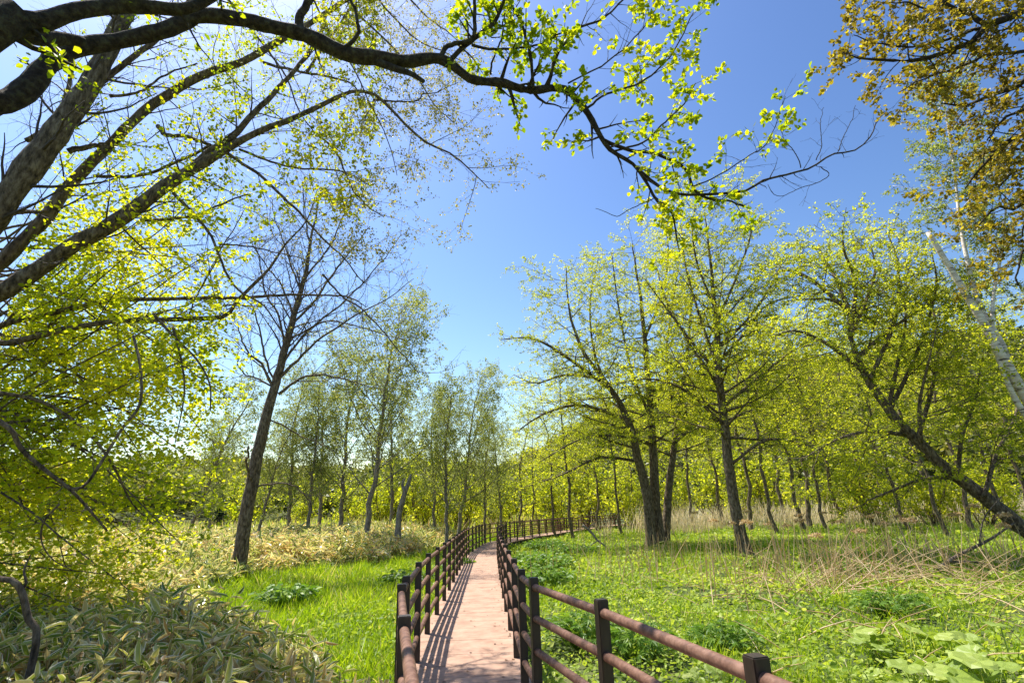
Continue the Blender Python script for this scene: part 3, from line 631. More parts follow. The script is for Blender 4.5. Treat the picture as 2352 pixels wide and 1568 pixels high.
# --- the leaning, many-limbed tree on the left
def many_limbed_tree():
    p = Plant("spreading_tree", (-8.9, 6.6, ground_z(-8.9, 6.6)), "big grey-brown tree at the left edge with several bare limbs rising to the right", "tree", seed=102)
    r = p.r
    base = ('w', -8.9, 6.6, -.4, .42)
    limbs = [[base, ('w', -8.4, 6.6, .8, .30), ('1', -260, 1320, 6.6, 62), ('1', 0, 960, 6.6, 60), ('1', 60, 860, 6.6, 62), ('1', 250, 620, 6.7, 58), ('1', 380, 440, 6.8, 48), ('1', 480, 250, 6.9, 44), ('1', 560, 60, 7.0, 40), ('1', 610, -120, 7.1, 34), ('1', 680, -420, 7.3, 20)],
             [base, ('w', -8.3, 6.8, .7, .2), ('1', -200, 1480, 7.3, 34), ('1', 70, 1170, 7.4, 32), ('1', 220, 1020, 7.5, 30), ('1', 310, 880, 7.6, 28), ('1', 430, 760, 7.6, 26), ('1', 520, 680, 7.7, 24), ('1', 600, 590, 7.7, 23), ('1', 700, 500, 7.8, 22), ('1', 850, 400, 7.9, 21), ('1', 950, 350, 8, 20), ('1', 1100, 300, 8, 18), ('1', 1250, 210, 8.1, 16), ('1', 1400, 120, 8.2, 14), ('1', 1540, 30, 8.3, 12), ('1', 1680, -60, 8.4, 7)],
             [base, ('w', -8.3, 6.5, .6, .22), ('1', -220, 1500, 6.8, 44), ('1', 0, 1350, 6.9, 42), ('1', 200, 1225, 7, 40), ('1', 350, 1120, 7, 38), ('1', 500, 1050, 7.1, 35), ('1', 640, 950, 7.2, 33), ('1', 780, 850, 7.3, 31), ('1', 900, 775, 7.4, 26), ('1', 1050, 682, 7.5, 19), ('1', 1200, 608, 7.6, 15), ('1', 1350, 550, 7.7, 13), ('1', 1568, 440, 7.9, 10), ('2', 110, 430, 8, 8.5), ('2', 170, 455, 8.1, 7.5), ('2', 300, 580, 8.2, 6.5), ('2', 400, 662, 8.3, 5.5), ('2', 500, 702, 8.4, 4.5), ('2', 600, 782, 8.5, 3.2), ('2', 680, 860, 8.5, 1.6)],
             [base, ('w', -8.2, 6.9, .5, .12), ('1', -200, 1600, 7.4, 18), ('1', 0, 1562, 7.5, 16), ('1', 300, 1490, 7.6, 14), ('1', 500, 1455, 7.7, 13), ('1', 700, 1445, 7.8, 13), ('1', 860, 1445, 7.9, 12), ('1', 1010, 1438, 8, 11), ('1', 1060, 1370, 8.05, 9), ('1', 1170, 1260, 8.1, 8), ('1', 1230, 1200, 8.2, 6.5), ('1', 1300, 1100, 8.3, 5), ('1', 1390, 1010, 8.4, 3.5), ('1', 1450, 850, 8.5, 1.8)],
             [('1', -100, 1500, 7.8, 15), ('1', 180, 1440, 7.9, 13), ('1', 500, 1370, 8, 11), ('1', 900, 1366, 8.2, 9), ('1', 1100, 1360, 8.3, 8), ('1', 1340, 1345, 8.5, 6), ('1', 1568, 1352, 8.7, 4), ('2', 120, 1400, 8.8, 2)]]
    sub = [along('1', [(820, 815), (950, 695), (1080, 600), (1180, 500), (1300, 370), (1400, 250), (1480, 120)], 7.35, 7.6, 18, 7),
           along('1', [(1020, 690), (1180, 805), (1300, 910), (1390, 1000), (1480, 1100), (1568, 1180), (1660, 1290)], 7.5, 8, 8, 2.5),
           along('1', [(790, 880), (880, 970), (960, 1060), (1010, 1180), (1080, 1310), (1200, 1390), (1300, 1540)], 7.3, 7.6, 8, 3),
           along('1', [(1200, 285), (1390, 320), (1568, 362), (1640, 420)], 8, 8.3, 7, 3), along('1', [(1090, 680), (1300, 762), (1568, 782), (1690, 850)], 7.6, 8, 6, 2),
           along('1', [(720, 575), (760, 620), (850, 620), (960, 662)], 7.6, 7.5, 11, 7), along('1', [(430, 802), (560, 805), (700, 788), (850, 720), (960, 662)], 7.6, 7.5, 8, 6),
           along('2', [(-70, 640), (0, 725), (60, 850), (130, 940), (200, 990)], 7.9, 8.4, 5, 2), along('2', [(-80, 1250), (0, 1345), (120, 1432), (250, 1568), (360, 1700)], 8, 8.4, 5, 2),
           along('1', [(640, 1005), (760, 985), (870, 970), (1000, 925), (1140, 885)], 7.2, 7.5, 8, 3), along('1', [(1000, 1115), (1140, 1125), (1300, 1165), (1440, 1200)], 7.5, 7.9, 4, 2),
           along('2', [(150, 455), (340, 466), (372, 430), (430, 428), (540, 375)], 8.1, 8.4, 4.5, 1.5), along('1', [(310, 690), (420, 670), (520, 640)], 7, 7.2, 14, 8), along('1', [(60, 975), (150, 970), (225, 968)], 7.0, 7.4, 10, 6),
           along('1', [(250, 620), (420, 420), (560, 300), (700, 190), (820, 60), (900, -60)], 7.0, 8.0, 16, 9), along('1', [(330, 260), (300, 430), (250, 560), (120, 640)], 7.8, 8.2, 8, 12), along('1', [(500, 440), (640, 420), (760, 330), (900, 290)], 7.4, 7.8, 7, 3),
           along('1', [(1400, 330), (1480, 200), (1568, 80), (1640, -40)], 8.1, 8.4, 7, 4), along('1', [(1020, 1390), (1100, 1390), (1180, 1400)], 8, 8.1, 4, 2),
           along('2', [(-60, -120), (60, 40), (200, 170), (330, 300), (430, 470), (520, 560)], 8.6, 9.0, 6, 2), along('2', [(100, -120), (230, 60), (360, 190), (470, 240), (600, 300)], 8.8, 9.2, 5, 1.5), along('2', [(-160, -80), (-60, 120), (60, 300), (140, 470), (220, 640), (260, 800)], 8.4, 8.8, 5, 1.5), along('2', [(240, -100), (380, 60), (480, 130), (560, 210)], 9, 9.2, 5, 1.5), along('1', [(1000, -60), (1130, 120), (1290, 330), (1400, 560), (1560, 700)], 8.4, 8.8, 6, 2),
           along('1', [(860, 1445), (900, 1330), (970, 1210), (1040, 1080), (1110, 960)], 7.9, 8.1, 4, 2)]
    S0 = [path(l, 60, .9) for l in limbs]; S1 = [path(l, 26) for l in sub]
    for P, R in S0:
        P = wiggle(P, r, .006); p.tube(P, R * (1 + .05 * r.normal(0, 1, R.shape)), 12)
    L0 = np.concatenate([P[:, 20:] for P, _ in S0]); R0 = np.concatenate([q[:, 20:] for _, q in S0])
    L1 = wiggle(np.concatenate([P for P, _ in S1]), r, .007); R1 = np.concatenate([q for _, q in S1]); p.tube(L1, R1, 7)
    a, ar = sprout(L0, R0, 3.6, .12, (55, 14), 1.5, r, .25, .12, (0, 0, .03), 9, .16, .004)
    b, br = sprout(L1, R1, 5.5, .1, (50, 14), 1.25, r, .25, .12, (0, 0, .02), 8, .3, .0032)
    p.tube(a, ar, 5, True); p.tube(b, br, 4, True)
    q = np.concatenate([a, np.concatenate([b, b[:, -1:]], 1)]); qr = np.concatenate([ar, np.concatenate([br, br[:, -1:]], 1)])
    c, cr = sprout(q, qr, 5.0, .12, (45, 13), .65, r, .35, .12, (0, 0, .01), 5, .4, .002); p.tube(c, cr, 3, True)
    d, dr = sprout(c, cr, 6.5, .15, (42, 12), .27, r, .35, .12, (0, 0, 0), 3, .6, .0015); p.tube(d, dr, 3, True)
    p.leaf(d, 8, .2, .03); p.leaf(c, 7, .3, .03)
    def keep(x):
        n = np.sin(x[:, 0] * 2.2 + 1) + np.sin(x[:, 2] * 2.6 + x[:, 1]) + np.sin(x[:, 1] * 3)
        return (n + p.r.normal(0, .5, len(x)) > -0.2) & (x[:, 0] < -2.6) & (x[:, 2] - 1.6 > .60 * x[:, 1]) & (x[:, 0] > -1.04 * x[:, 1]) & ((x[:, 0] > -.68 * x[:, 1]) | (p.r.uniform(0, 1, len(x)) < .35))
    p.finish(M['bark'], M['twig'], M['leaf_near'], .06, T_LEAF, 1.0, (.6, .2, .25), keep, .4)
    q = np.concatenate([a for a, _ in p.anchors]); d = np.concatenate([b for _, b in p.anchors]); k = (q[:, 0] > -3.3) & (q[:, 2] - 1.6 > .50 * q[:, 1]); q, d = q[k], d[k]
    scatter('crown', T_LEAF, q - p.b, basis(nrm(d + p.r.normal(0, .6, d.shape) - [0, 0, .5]), p.r, .6), .045 * p.r.uniform(.6, 1.2, len(q)), p.r.normal(.6, .22, len(q)), M['leaf_bud'], p.root)
many_limbed_tree()

# --- leafy tree low on the left
def leafy_tree():
    p = Plant("maple_tree", (-11.8, 9.4, ground_z(-11.8, 9.4)), "bright yellow-green leafy tree filling the lower left edge, branches hanging over the bamboo grass", "tree", seed=103)
    r = p.r
    trunk = path([('w', -11.8, 9.4, -.4, .26), ('w', -11.6, 9.3, 1.5, .2), ('w', -11.2, 9.2, 3.6, .15), ('w', -10.6, 9.0, 5.6, .09), ('w', -10, 8.9, 7.4, .03)], 30)
    p.tube(*trunk, 10)
    fixed = [along('4', [(-140, 300), (40, 400), (100, 500), (230, 612), (330, 690), (430, 800), (490, 872)], 5.6, 6.4, 13, 4), along('4', [(330, 680), (392, 660), (480, 530), (560, 400), (640, 290), (640, 120), (610, -20)], 5.9, 6.6, 7, 6),
             along('4', [(962, 320), (958, 200), (900, 90), (800, -10), (700, -120)], 7.3, 7.5, 3, 7), along('4', [(800, 470), (842, 250), (830, 100), (790, -60)], 7.3, 7.5, 2.5, 6), along('4', [(270, 750), (200, 830), (190, 920), (240, 1000), (330, 1050)], 5.8, 6.3, 5, 2),
             along('4', [(-60, 230), (200, 285), (400, 420), (520, 580), (600, 740), (700, 840)], 6.8, 8, 9, 2.5), along('4', [(0, 380), (300, 355), (560, 310), (700, 290)], 8, 8.6, 6, 2), along('4', [(-50, 250), (300, 260), (480, 300), (760, 370)], 7.6, 8.6, 7, 2)]
    F = [path(f, 24) for f in fixed]; FP = np.concatenate([a for a, _ in F]); FR = np.concatenate([b for _, b in F]); p.tube(FP, FR, 7)
    n = 86; i = r.integers(2, 28, n); p0 = trunk[0][0, i]; zt = r.uniform(0.2, 7.6, n); yt = r.uniform(6.8, 10.8, n)
    fx = -np.interp(zt, [0, 1.2, 2.2, 3.4, 4.5, 6.2, 7.6], [.76, .60, .53, .50, .54, .56, .66]) * yt
    xt = fx - r.uniform(0, 1, n) ** 1.5 * 2.4
    p1 = np.column_stack([xt, yt, zt]); mid = (p0 + p1) / 2 + np.column_stack([r.normal(0, .2, n), r.normal(0, .2, n), r.uniform(.1, .6, n)])
    BP = np.stack([resample([a, m, b], 14) for a, m, b in zip(p0, mid, p1)]); BP = wiggle(BP, r, .02); BR = np.repeat(np.linspace(.028, .005, 14)[None], n, 0); p.tube(BP, BR, 6)
    a, ar = sprout(BP, BR, 2.6, .3, (55, 14), 1.0, r, .3, .12, (0, 0, -.01), 7, .25, .0028, .45)
    f, fr = sprout(FP, FR, 2.2, .1, (55, 14), .6, r, .3, .12, (0, 0, -.01), 7, .4, .004, .6)
    a = np.concatenate([a, f]); ar = np.concatenate([ar, fr]); p.tube(a, ar, 4, True)
    c, cr = sprout(a, ar, 5.5, .12, (48, 12), .45, r, .3, .12, (0, 0, -.02), 4, .5, .0018, .5); p.tube(c, cr, 3, True)
    p.leaf(c, 14, .12, .045, 3); p.leaf(a, 6, .3, .05)
    p.finish(M['bark'], M['twig_warm'], M['leaf_maple'], .072, T_LEAF, 1.3, (.60, .28, .22), lambda q: (q[:, 0] < -.505 * q[:, 1]) & (q[:, 0] > -1.02 * q[:, 1]), .4)
leafy_tree()

def bare_stem():
    p = Plant("sapling", (*at(75, 1470, 5.2)[:2], -.1), "short dark crooked dead sapling stem in the bottom left corner", "sapling", seed=104)
    p.tube(*path([('w', p.b[0], p.b[1], -.3, .03)] + along('4', [(165, 1385), (130, 1275), (100, 1150), (60, 1100), (0, 1090), (-80, 1060)], 5.2, 5.0, 15, 13), 24), 8)
    p.tube(*path(along('4', [(95, 1135), (120, 1110), (110, 1050), (140, 980)], 5.15, 5.2, 8, 3), 12), 6)
    p.finish(M['bark'], M['twig'])
bare_stem()

# --- bare leaning tree in the bamboo grass
def bare_leaning_tree():
    D = 19.0; b = at(540, 1328, D); b[2] = ground_z(b[0], b[1])
    p = Plant("leaning_tree", b, "leaning dark-trunked tree with a nearly bare twiggy crown standing in the bamboo grass", "tree", seed=105); r = p.r
    nodes = [(535, 1348, 54), (541, 1320, 40), (554, 1250, 31), (576, 1120, 28), (601, 1000, 25), (626, 900, 20), (650, 820, 17), (672, 740, 14), (692, 670, 11), (708, 600, 8), (722, 520, 5), (738, 430, 2.5)]
    P, R = path([('o', x, y, D, w) for x, y, w in nodes], 60); P = wiggle(P, r, .012); p.tube(P, R, 12)
    subs = [[(628, 885, 12), (600, 832, 9), (562, 792, 6), (546, 738, 3)], [(640, 868, 14), (682, 822, 10), (722, 788, 8), (800, 735, 6), (880, 690, 4), (950, 640, 2)], [(640, 905, 12), (700, 872, 8), (760, 868, 7), (850, 890, 4), (905, 900, 2)],
            [(612, 958, 7), (680, 990, 5), (735, 1012, 3), (790, 1060, 2)], [(590, 1118, 8), (652, 1115, 6), (700, 1142, 5), (722, 1182, 3)], [(580, 1100, 11), (570, 1060, 9), (571, 1024, 7)],
            [(655, 810, 10), (640, 740, 8), (610, 650, 6), (585, 560, 3)], [(668, 750, 10), (720, 690, 8), (790, 600, 6), (850, 520, 3)], [(690, 670, 8), (670, 600, 6), (640, 520, 4), (620, 450, 2)], [(700, 640, 8), (760, 560, 6), (800, 470, 3), (820, 420, 2)],
            [(645, 845, 9), (700, 760, 8), (780, 700, 6), (860, 620, 4), (920, 540, 2)], [(632, 880, 8), (605, 800, 7), (575, 720, 5), (548, 660, 2)], [(675, 730, 8), (650, 660, 6), (600, 590, 4), (560, 540, 2)], [(715, 560, 6), (690, 480, 4), (700, 410, 2)], [(662, 780, 8), (740, 740, 6), (840, 760, 4), (930, 780, 2)],
            [(630, 890, 8), (560, 850, 5), (548, 800, 3)]]
    S = [path([('o', x, y, D + (k % 5 - 2) * .5 * j / max(len(s) - 1, 1), w * .62) for j, (x, y, w) in enumerate(s)], 20) for k, s in enumerate(subs)]
    SP = wiggle(np.concatenate([a for a, _ in S]), r, .03); SR = np.concatenate([c for _, c in S]); p.tube(SP, SR, 6)
    use = [k for k in range(len(subs)) if k not in (3, 4, 5)]
    a, ar = sprout(SP[use], SR[use], 3.0, .12, (48, 14), 2.0, r, .45, .10, (0, 0, .035), 8, .5, .008)
    a3, a3r = sprout(P[:, 28:], R[:, 28:], 4, .05, (50, 12), 2.6, r, .45, .10, (0, 0, .04), 8, .3, .009)
    a = np.concatenate([a, a3]); ar = np.concatenate([ar, a3r]); p.tube(a, ar, 4, True)
    a2, a2r = sprout(SP[[3, 4]], SR[[3, 4]], 2, .1, (50, 14), .9, r, .4, .1, (0, 0, .02), 6, .5, .006); p.tube(a2, a2r, 3, True)
    c, cr = sprout(a, ar, 3.6, .12, (45, 12), .95, r, .4, .10, (0, 0, .03), 5, .5, .0055); p.tube(c, cr, 3, True)
    d, dr = sprout(c, cr, 4.0, .2, (42, 12), .45, r, .4, .10, (0, 0, .02), 4, .6, .0045); p.tube(d, dr, 3, True)
    p.leaf(d, 2, .6, .02); p.leaf(c, 2, .7, .02)
    p.finish(M['bark'], M['twig'], M['leaf_bud'], .075, T_DIA, .8, (.55, .2, .3), lambda x: p.r.uniform(0, 1, len(x)) < .75, .1)
bare_leaning_tree()

# --- alders on the right
def crown_on(p, stems, radii, leafmat, size, spec, bark, twig, per=9, t0=.25, tint=(.55, .25, .22), flat=.36, tmpl=T_LEAF, L1=None, keep=None, up=1.3, fall=.5):
    """limbs, branches and leaves on given stems; spec = (limb length m, limbs per m, branch length, branches per m, twig length, twigs per m)"""
    r = p.r; l1, d1, l2, d2, l3, d3 = spec
    a, ar = sprout(stems, radii, d1, t0, (62, 13), l1, r, fall, .07, (0, 0, .035), 10, .35, .012, flat)
    p.tube(a, ar, 5)
    if L1 is not None: a = np.concatenate([a, L1[0]]); ar = np.concatenate([ar, L1[1]])
    c, cr = sprout(a, ar, d2, .15, (50, 12), l2, r, .45, .10, (0, 0, .01), 7, .45, .007, .42); p.tube(c, cr, 4, True)
    d, dr = sprout(c, cr, d3, .1, (48, 14), l3, r, .35, .12, (0, 0, 0), 4, .5, .005, .55); p.tube(d, dr, 3, True)
    p.leaf(d, per, .1, size * .55, 3); p.leaf(c, 3, .4, size * .6)
    return p.finish(bark, twig, leafmat, size, tmpl, up, tint, keep, .2, tscale=.8)

def multi_stem_alder():
    D = 28.0; b = at(1512, 1248, D); b[2] = ground_z(b[0], b[1])
    p = Plant("alder_tree", b, "broad three-stemmed alder right of the walk with yellow-green layered branches", "tree", seed=110); r = p.r
    st = [[(1490, 1262, 40), (1495, 1235, 30), (1485, 1120, 26), (1465, 1050, 22), (1440, 960, 18), (1390, 880, 13), (1335, 800, 9), (1305, 700, 5), (1300, 610, 2)],
          [(1516, 1262, 42), (1514, 1235, 30), (1505, 1130, 26), (1500, 1000, 20), (1490, 880, 16), (1480, 760, 12), (1468, 660, 7), (1452, 560, 3)],
          [(1536, 1262, 34), (1530, 1235, 24), (1536, 1120, 20), (1546, 1010, 15), (1562, 900, 12), (1580, 780, 8), (1596, 640, 3)]]
    S = [path([('o', x, y, D + (k - 1) * .35 + (k - 1) * 1.2 * j / 8, w * .85) for j, (x, y, w) in enumerate(s)], 40) for k, s in enumerate(st)]
    P = wiggle(np.concatenate([a for a, _ in S]), r, .02); R = np.concatenate([c for _, c in S]); p.tube(P, R, 10)
    ls = [along('o', [(1445, 965), (1335, 930), (1250, 950), (1195, 985)], D, D - 1, 9, 3), along('o', [(1400, 892), (1290, 812), (1220, 776), (1150, 780)], D, D - 1.5, 9, 2), along('o', [(1470, 1060), (1380, 1050), (1290, 1090), (1200, 1120)], D, D - 3, 8, 2),
          along('o', [(1545, 1020), (1620, 960), (1700, 930), (1760, 920)], D, D + 2, 8, 2), along('o', [(1500, 1020), (1420, 1000), (1330, 1010), (1240, 1060)], D, D - 4, 8, 2), along('o', [(1380, 870), (1300, 860), (1230, 880), (1180, 860)], D, D + 2, 7, 2),
          along('o', [(1425, 930), (1370, 830), (1355, 700), (1375, 590)], D, D + 1, 8, 2), along('o', [(1495, 960), (1450, 850), (1420, 700), (1405, 580)], D, D - 1, 8, 2), along('o', [(1560, 900), (1620, 800), (1655, 680), (1660, 600)], D, D + 1, 8, 2), along('o', [(1480, 780), (1520, 680), (1535, 590), (1530, 520)], D, D + 1, 7, 2), along('o', [(1550, 960), (1530, 820), (1545, 700), (1560, 600)], D, D - 1.5, 7, 2)]
    S = [path(s, 10) for s in ls]; L1 = (np.concatenate([a for a, _ in S]), np.concatenate([c for _, c in S])); p.tube(*L1, 6)
    crown_on(p, P, R, M['leaf_yg'], .072, (4.4, 3.0, 1.8, 3.0, .75, 4.8), M['bark'], M['twig'], 26, .30, (.52, .26, .22), L1=L1)
multi_stem_alder()

def leaning_alder():
    D = 20.5; b = at(1716, 1282, D); b[2] = ground_z(b[0], b[1])
    p = Plant("alder_tree", b, "single-trunked alder leaning left in the right clearing, tiered branches, grass around its flared foot", "tree", seed=111); r = p.r
    nd = [(1728, 1300, 66), (1715, 1272, 42), (1697, 1200, 34), (1680, 1100, 30), (1663, 960, 25), (1650, 850, 21), (1641, 740, 16), (1632, 640, 10), (1624, 540, 5), (1618, 480, 2)]
    P, R = path([('o', x, y, D, w * .77) for x, y, w in nd], 50); P = wiggle(P, r, .012); p.tube(P, R, 12)
    ls = [along('o', [(1652, 860), (1600, 800), (1540, 720), (1480, 640)], D, D - 1, 9, 2), along('o', [(1660, 935), (1750, 860), (1830, 800), (1880, 790)], D, D + 1, 9, 2), along('o', [(1665, 980), (1580, 900), (1500, 870), (1420, 880)], D, D - 2, 9, 2), along('o', [(1675, 1070), (1760, 1010), (1850, 1020), (1930, 1060)], D, D - 2, 8, 2), along('o', [(1645, 800), (1720, 730), (1780, 640), (1800, 590)], D, D + .5, 8, 2), along('o', [(1650, 850), (1605, 720), (1572, 600), (1565, 520)], D, D + 1, 8, 2), along('o', [(1642, 750), (1690, 640), (1722, 550), (1730, 500)], D, D - 1, 7, 2), along('o', [(1660, 900), (1590, 800), (1530, 690), (1505, 600)], D, D + 1.5, 8, 2), along('o', [(1652, 830), (1715, 760), (1760, 700), (1830, 680)], D, D - 1.5, 7, 2), along('o', [(1638, 700), (1600, 600), (1590, 520), (1600, 470)], D, D - 1, 6, 2)]
    S = [path(s, 10) for s in ls]; L1 = (np.concatenate([a for a, _ in S]), np.concatenate([c for _, c in S])); p.tube(*L1, 6)
    crown_on(p, P, R, M['leaf_yg'], .064, (4.5, 5.0, 1.5, 3.4, .6, 4.8), M['bark'], M['twig'], 26, .30, (.52, .26, .22), L1=L1)
leaning_alder()

def slanting_tree():
    D = 17.0; b = at(2470, 1300, D); b[2] = ground_z(b[0], b[1])
    p = Plant("slanting_tree", b, "dark-trunked tree slanting steeply in from the right edge, leafy crown bent to the left", "tree", seed=112); r = p.r
    nd = [(2500, 1330, 70), (2440, 1280, 56), (2352, 1215, 50), (2260, 1140, 43), (2170, 1070, 38), (2110, 1012, 34), (2050, 950, 29), (1990, 860, 23), (1957, 780, 17), (1950, 712, 13), (1900, 684, 8), (1810, 690, 3)]
    P, R = path([('o', x, y, D, w * .68) for x, y, w in nd], 54); P = wiggle(P, r, .012); p.tube(P, R, 12)
    ls = [[(2115, 1016), (2112, 930), (2128, 850), (2150, 760)], [(1985, 855), (1900, 790), (1830, 760), (1780, 770)], [(2040, 940), (2060, 840), (2080, 740), (2070, 640)], [(1955, 770), (1990, 690), (2010, 620), (2000, 560)], [(1950, 715), (1920, 640), (1890, 590), (1880, 560)], [(2090, 1000), (2000, 990), (1920, 1010), (1850, 1050)], [(2200, 1090), (2210, 1000), (2240, 920), (2250, 850)],
          [(1970, 820), (2040, 760), (2130, 700), (2190, 660)], [(2200, 1095), (2120, 1100), (2040, 1130), (1990, 1150)], [(2260, 1140), (2290, 1040), (2330, 960), (2340, 900)],
          [(1955, 760), (1965, 650), (1940, 580), (1935, 530)], [(2045, 940), (2110, 800), (2150, 660), (2140, 580)], [(2000, 870), (2060, 720), (2060, 600), (2040, 540)], [(1950, 715), (1860, 640), (1800, 620), (1770, 640)], [(2110, 1000), (2150, 850), (2150, 740), (2120, 660)]]
    S = [path(along('o', s, D + (k % 3 - 1) * .3, D + (k % 5 - 2) * .9, 10.5, 2.5), 20) for k, s in enumerate(ls)]; SP = np.concatenate([a for a, _ in S]); SR = np.concatenate([c for _, c in S]); p.tube(SP, SR, 7)
    crown_on(p, SP, SR, M['leaf_yg'], .068, (2.6, 3.2, 1.2, 3.4, .55, 4.6), M['bark'], M['twig'], 24, .1, (.52, .26, .22), .6)
slanting_tree()

def tall_birch():
    D = 15.0; b = at(2560, 1260, D); b[2] = ground_z(b[0], b[1])
    p = Plant("birch_tree", b, "tall white birch at the right edge, one stem broken off beside a thin-crowned one", "tree", seed=113); r = p.r
    P, R = path([('o', x, y, D, w * .66) for x, y, w in [(2580, 1290, 56), (2500, 1150, 44), (2420, 1010, 40), (2352, 900, 36), (2300, 820, 31), (2262, 750, 27), (2225, 690, 23), (2185, 620, 19), (2152, 567, 17), (2131, 533, 15)]], 40); p.tube(wiggle(P, r, .008), R, 12)
    Q, T = path([('o', x, y, D + k * .12, w * .62) for k, (x, y, w) in enumerate([(2340, 885, 22), (2300, 790, 20), (2250, 700, 18), (2226, 620, 15), (2210, 540, 12), (2196, 460, 10), (2182, 350, 7), (2168, 240, 4), (2160, 170, 2)])], 40); p.tube(wiggle(Q, r, .01), T, 9)
    X, Y_ = path([('o', x, y, D, w * .6) for x, y, w in [(2420, 1020, 24), (2340, 930, 20), (2290, 810, 16), (2280, 700, 12), (2300, 580, 9), (2310, 460, 6), (2290, 340, 3)]], 40); p.tube(X, Y_, 8)
    S = np.concatenate([Q[:, 12:], X[:, 12:]]); SR = np.concatenate([T[:, 12:], Y_[:, 12:]])
    crown_on(p, S, SR, M['leaf_birch'], .075, (2.0, 4.6, .9, 4.6, .45, 4.6), M['birch'], M['twig'], 26, .12, (.45, .25, .25), .9)
tall_birch()

def amber_tree():
    p = Plant("amber_leaved_tree", (8.2, 5.2, ground_z(8.2, 5.2)), "near tree at the top right corner with brownish-yellow young leaves hanging down the right edge", "tree", seed=114); r = p.r
    p.tube(*path([('w', 8.2, 5.2, -.4, .3), ('w', 8.0, 5.2, 2, .22), ('w', 7.6, 5.2, 4.5, .17), ('w', 7.0, 5.1, 6.5, .1), ('w', 6.4, 5.1, 8, .04)], 20), 10)
    ls = [[('w', 7.4, 5.2, 5.2, .06)] + along('3', [(1700, -40), (1568, 50), (1400, 120), (1340, 190), (1230, 230), (1100, 280), (950, 280), (830, 270), (740, 240)], 5, 5, 20, 2.5),
          [('w', 7.0, 5.1, 6.4, .05)] + along('3', [(1500, -160), (1200, -10), (1340, 70), (1400, 115)], 5, 5, 14, 7), along('3', [(1380, 125), (1200, 180), (1050, 205), (900, 190), (790, 160)], 5, 5.1, 7, 2), along('3', [(1300, -60), (1150, 40), (1010, 20), (880, 5)], 5, 5, 6, 2),
          [('w', 7.8, 5.2, 3.6, .06)] + along('3', [(1700, 330), (1560, 380), (1430, 420), (1300, 480), (1190, 470)], 5.6, 5.6, 14, 3), [('w', 7.8, 5.2, 3.4, .06)] + along('3', [(1720, 560), (1600, 600), (1480, 650), (1370, 760), (1300, 860)], 5.8, 5.8, 14, 3),
          [('w', 7.9, 5.2, 3, .06)] + along('3', [(1720, 850), (1600, 900), (1520, 960), (1440, 950), (1350, 1040)], 6, 6.2, 14, 3), along('3', [(1700, 200), (1560, 240), (1400, 250), (1280, 300), (1130, 350), (1000, 420)], 5.3, 5.3, 10, 2),
          along('3', [(1720, 1100), (1620, 1120), (1560, 1180), (1540, 1300)], 6.2, 6.4, 9, 3), along('3', [(1720, 780), (1640, 850), (1580, 960), (1560, 1080)], 6.0, 6.2, 9, 3), along('3', [(1700, 450), (1550, 500), (1450, 560), (1400, 640)], 5.4, 5.6, 9, 3), along('3', [(1700, 700), (1580, 760), (1500, 800), (1450, 860)], 5.8, 5.9, 9, 3)]
    S = [path(l, 28) for l in ls]; P = wiggle(np.concatenate([a for a, _ in S]), r, .006); R = np.concatenate([c for _, c in S]); p.tube(P, R, 7)
    a, ar = sprout(P, R, 6.5, .18, (52, 14), .75, r, .35, .12, (0, 0, -.01), 7, .4, .0035); p.tube(a, ar, 4, True)
    c, cr = sprout(a, ar, 9, .15, (48, 14), .3, r, .3, .12, (0, 0, -.01), 4, .5, .0025); p.tube(c, cr, 3, True)
    p.leaf(c, 24, .2, .025, 2); p.leaf(a, 8, .3, .03, 3)
    p.finish(M['bark_dark'], M['bark_dark'], M['leaf_amber'], .052, T_LEAF, .9, (.42, .2, .25), None, .4)
amber_tree()

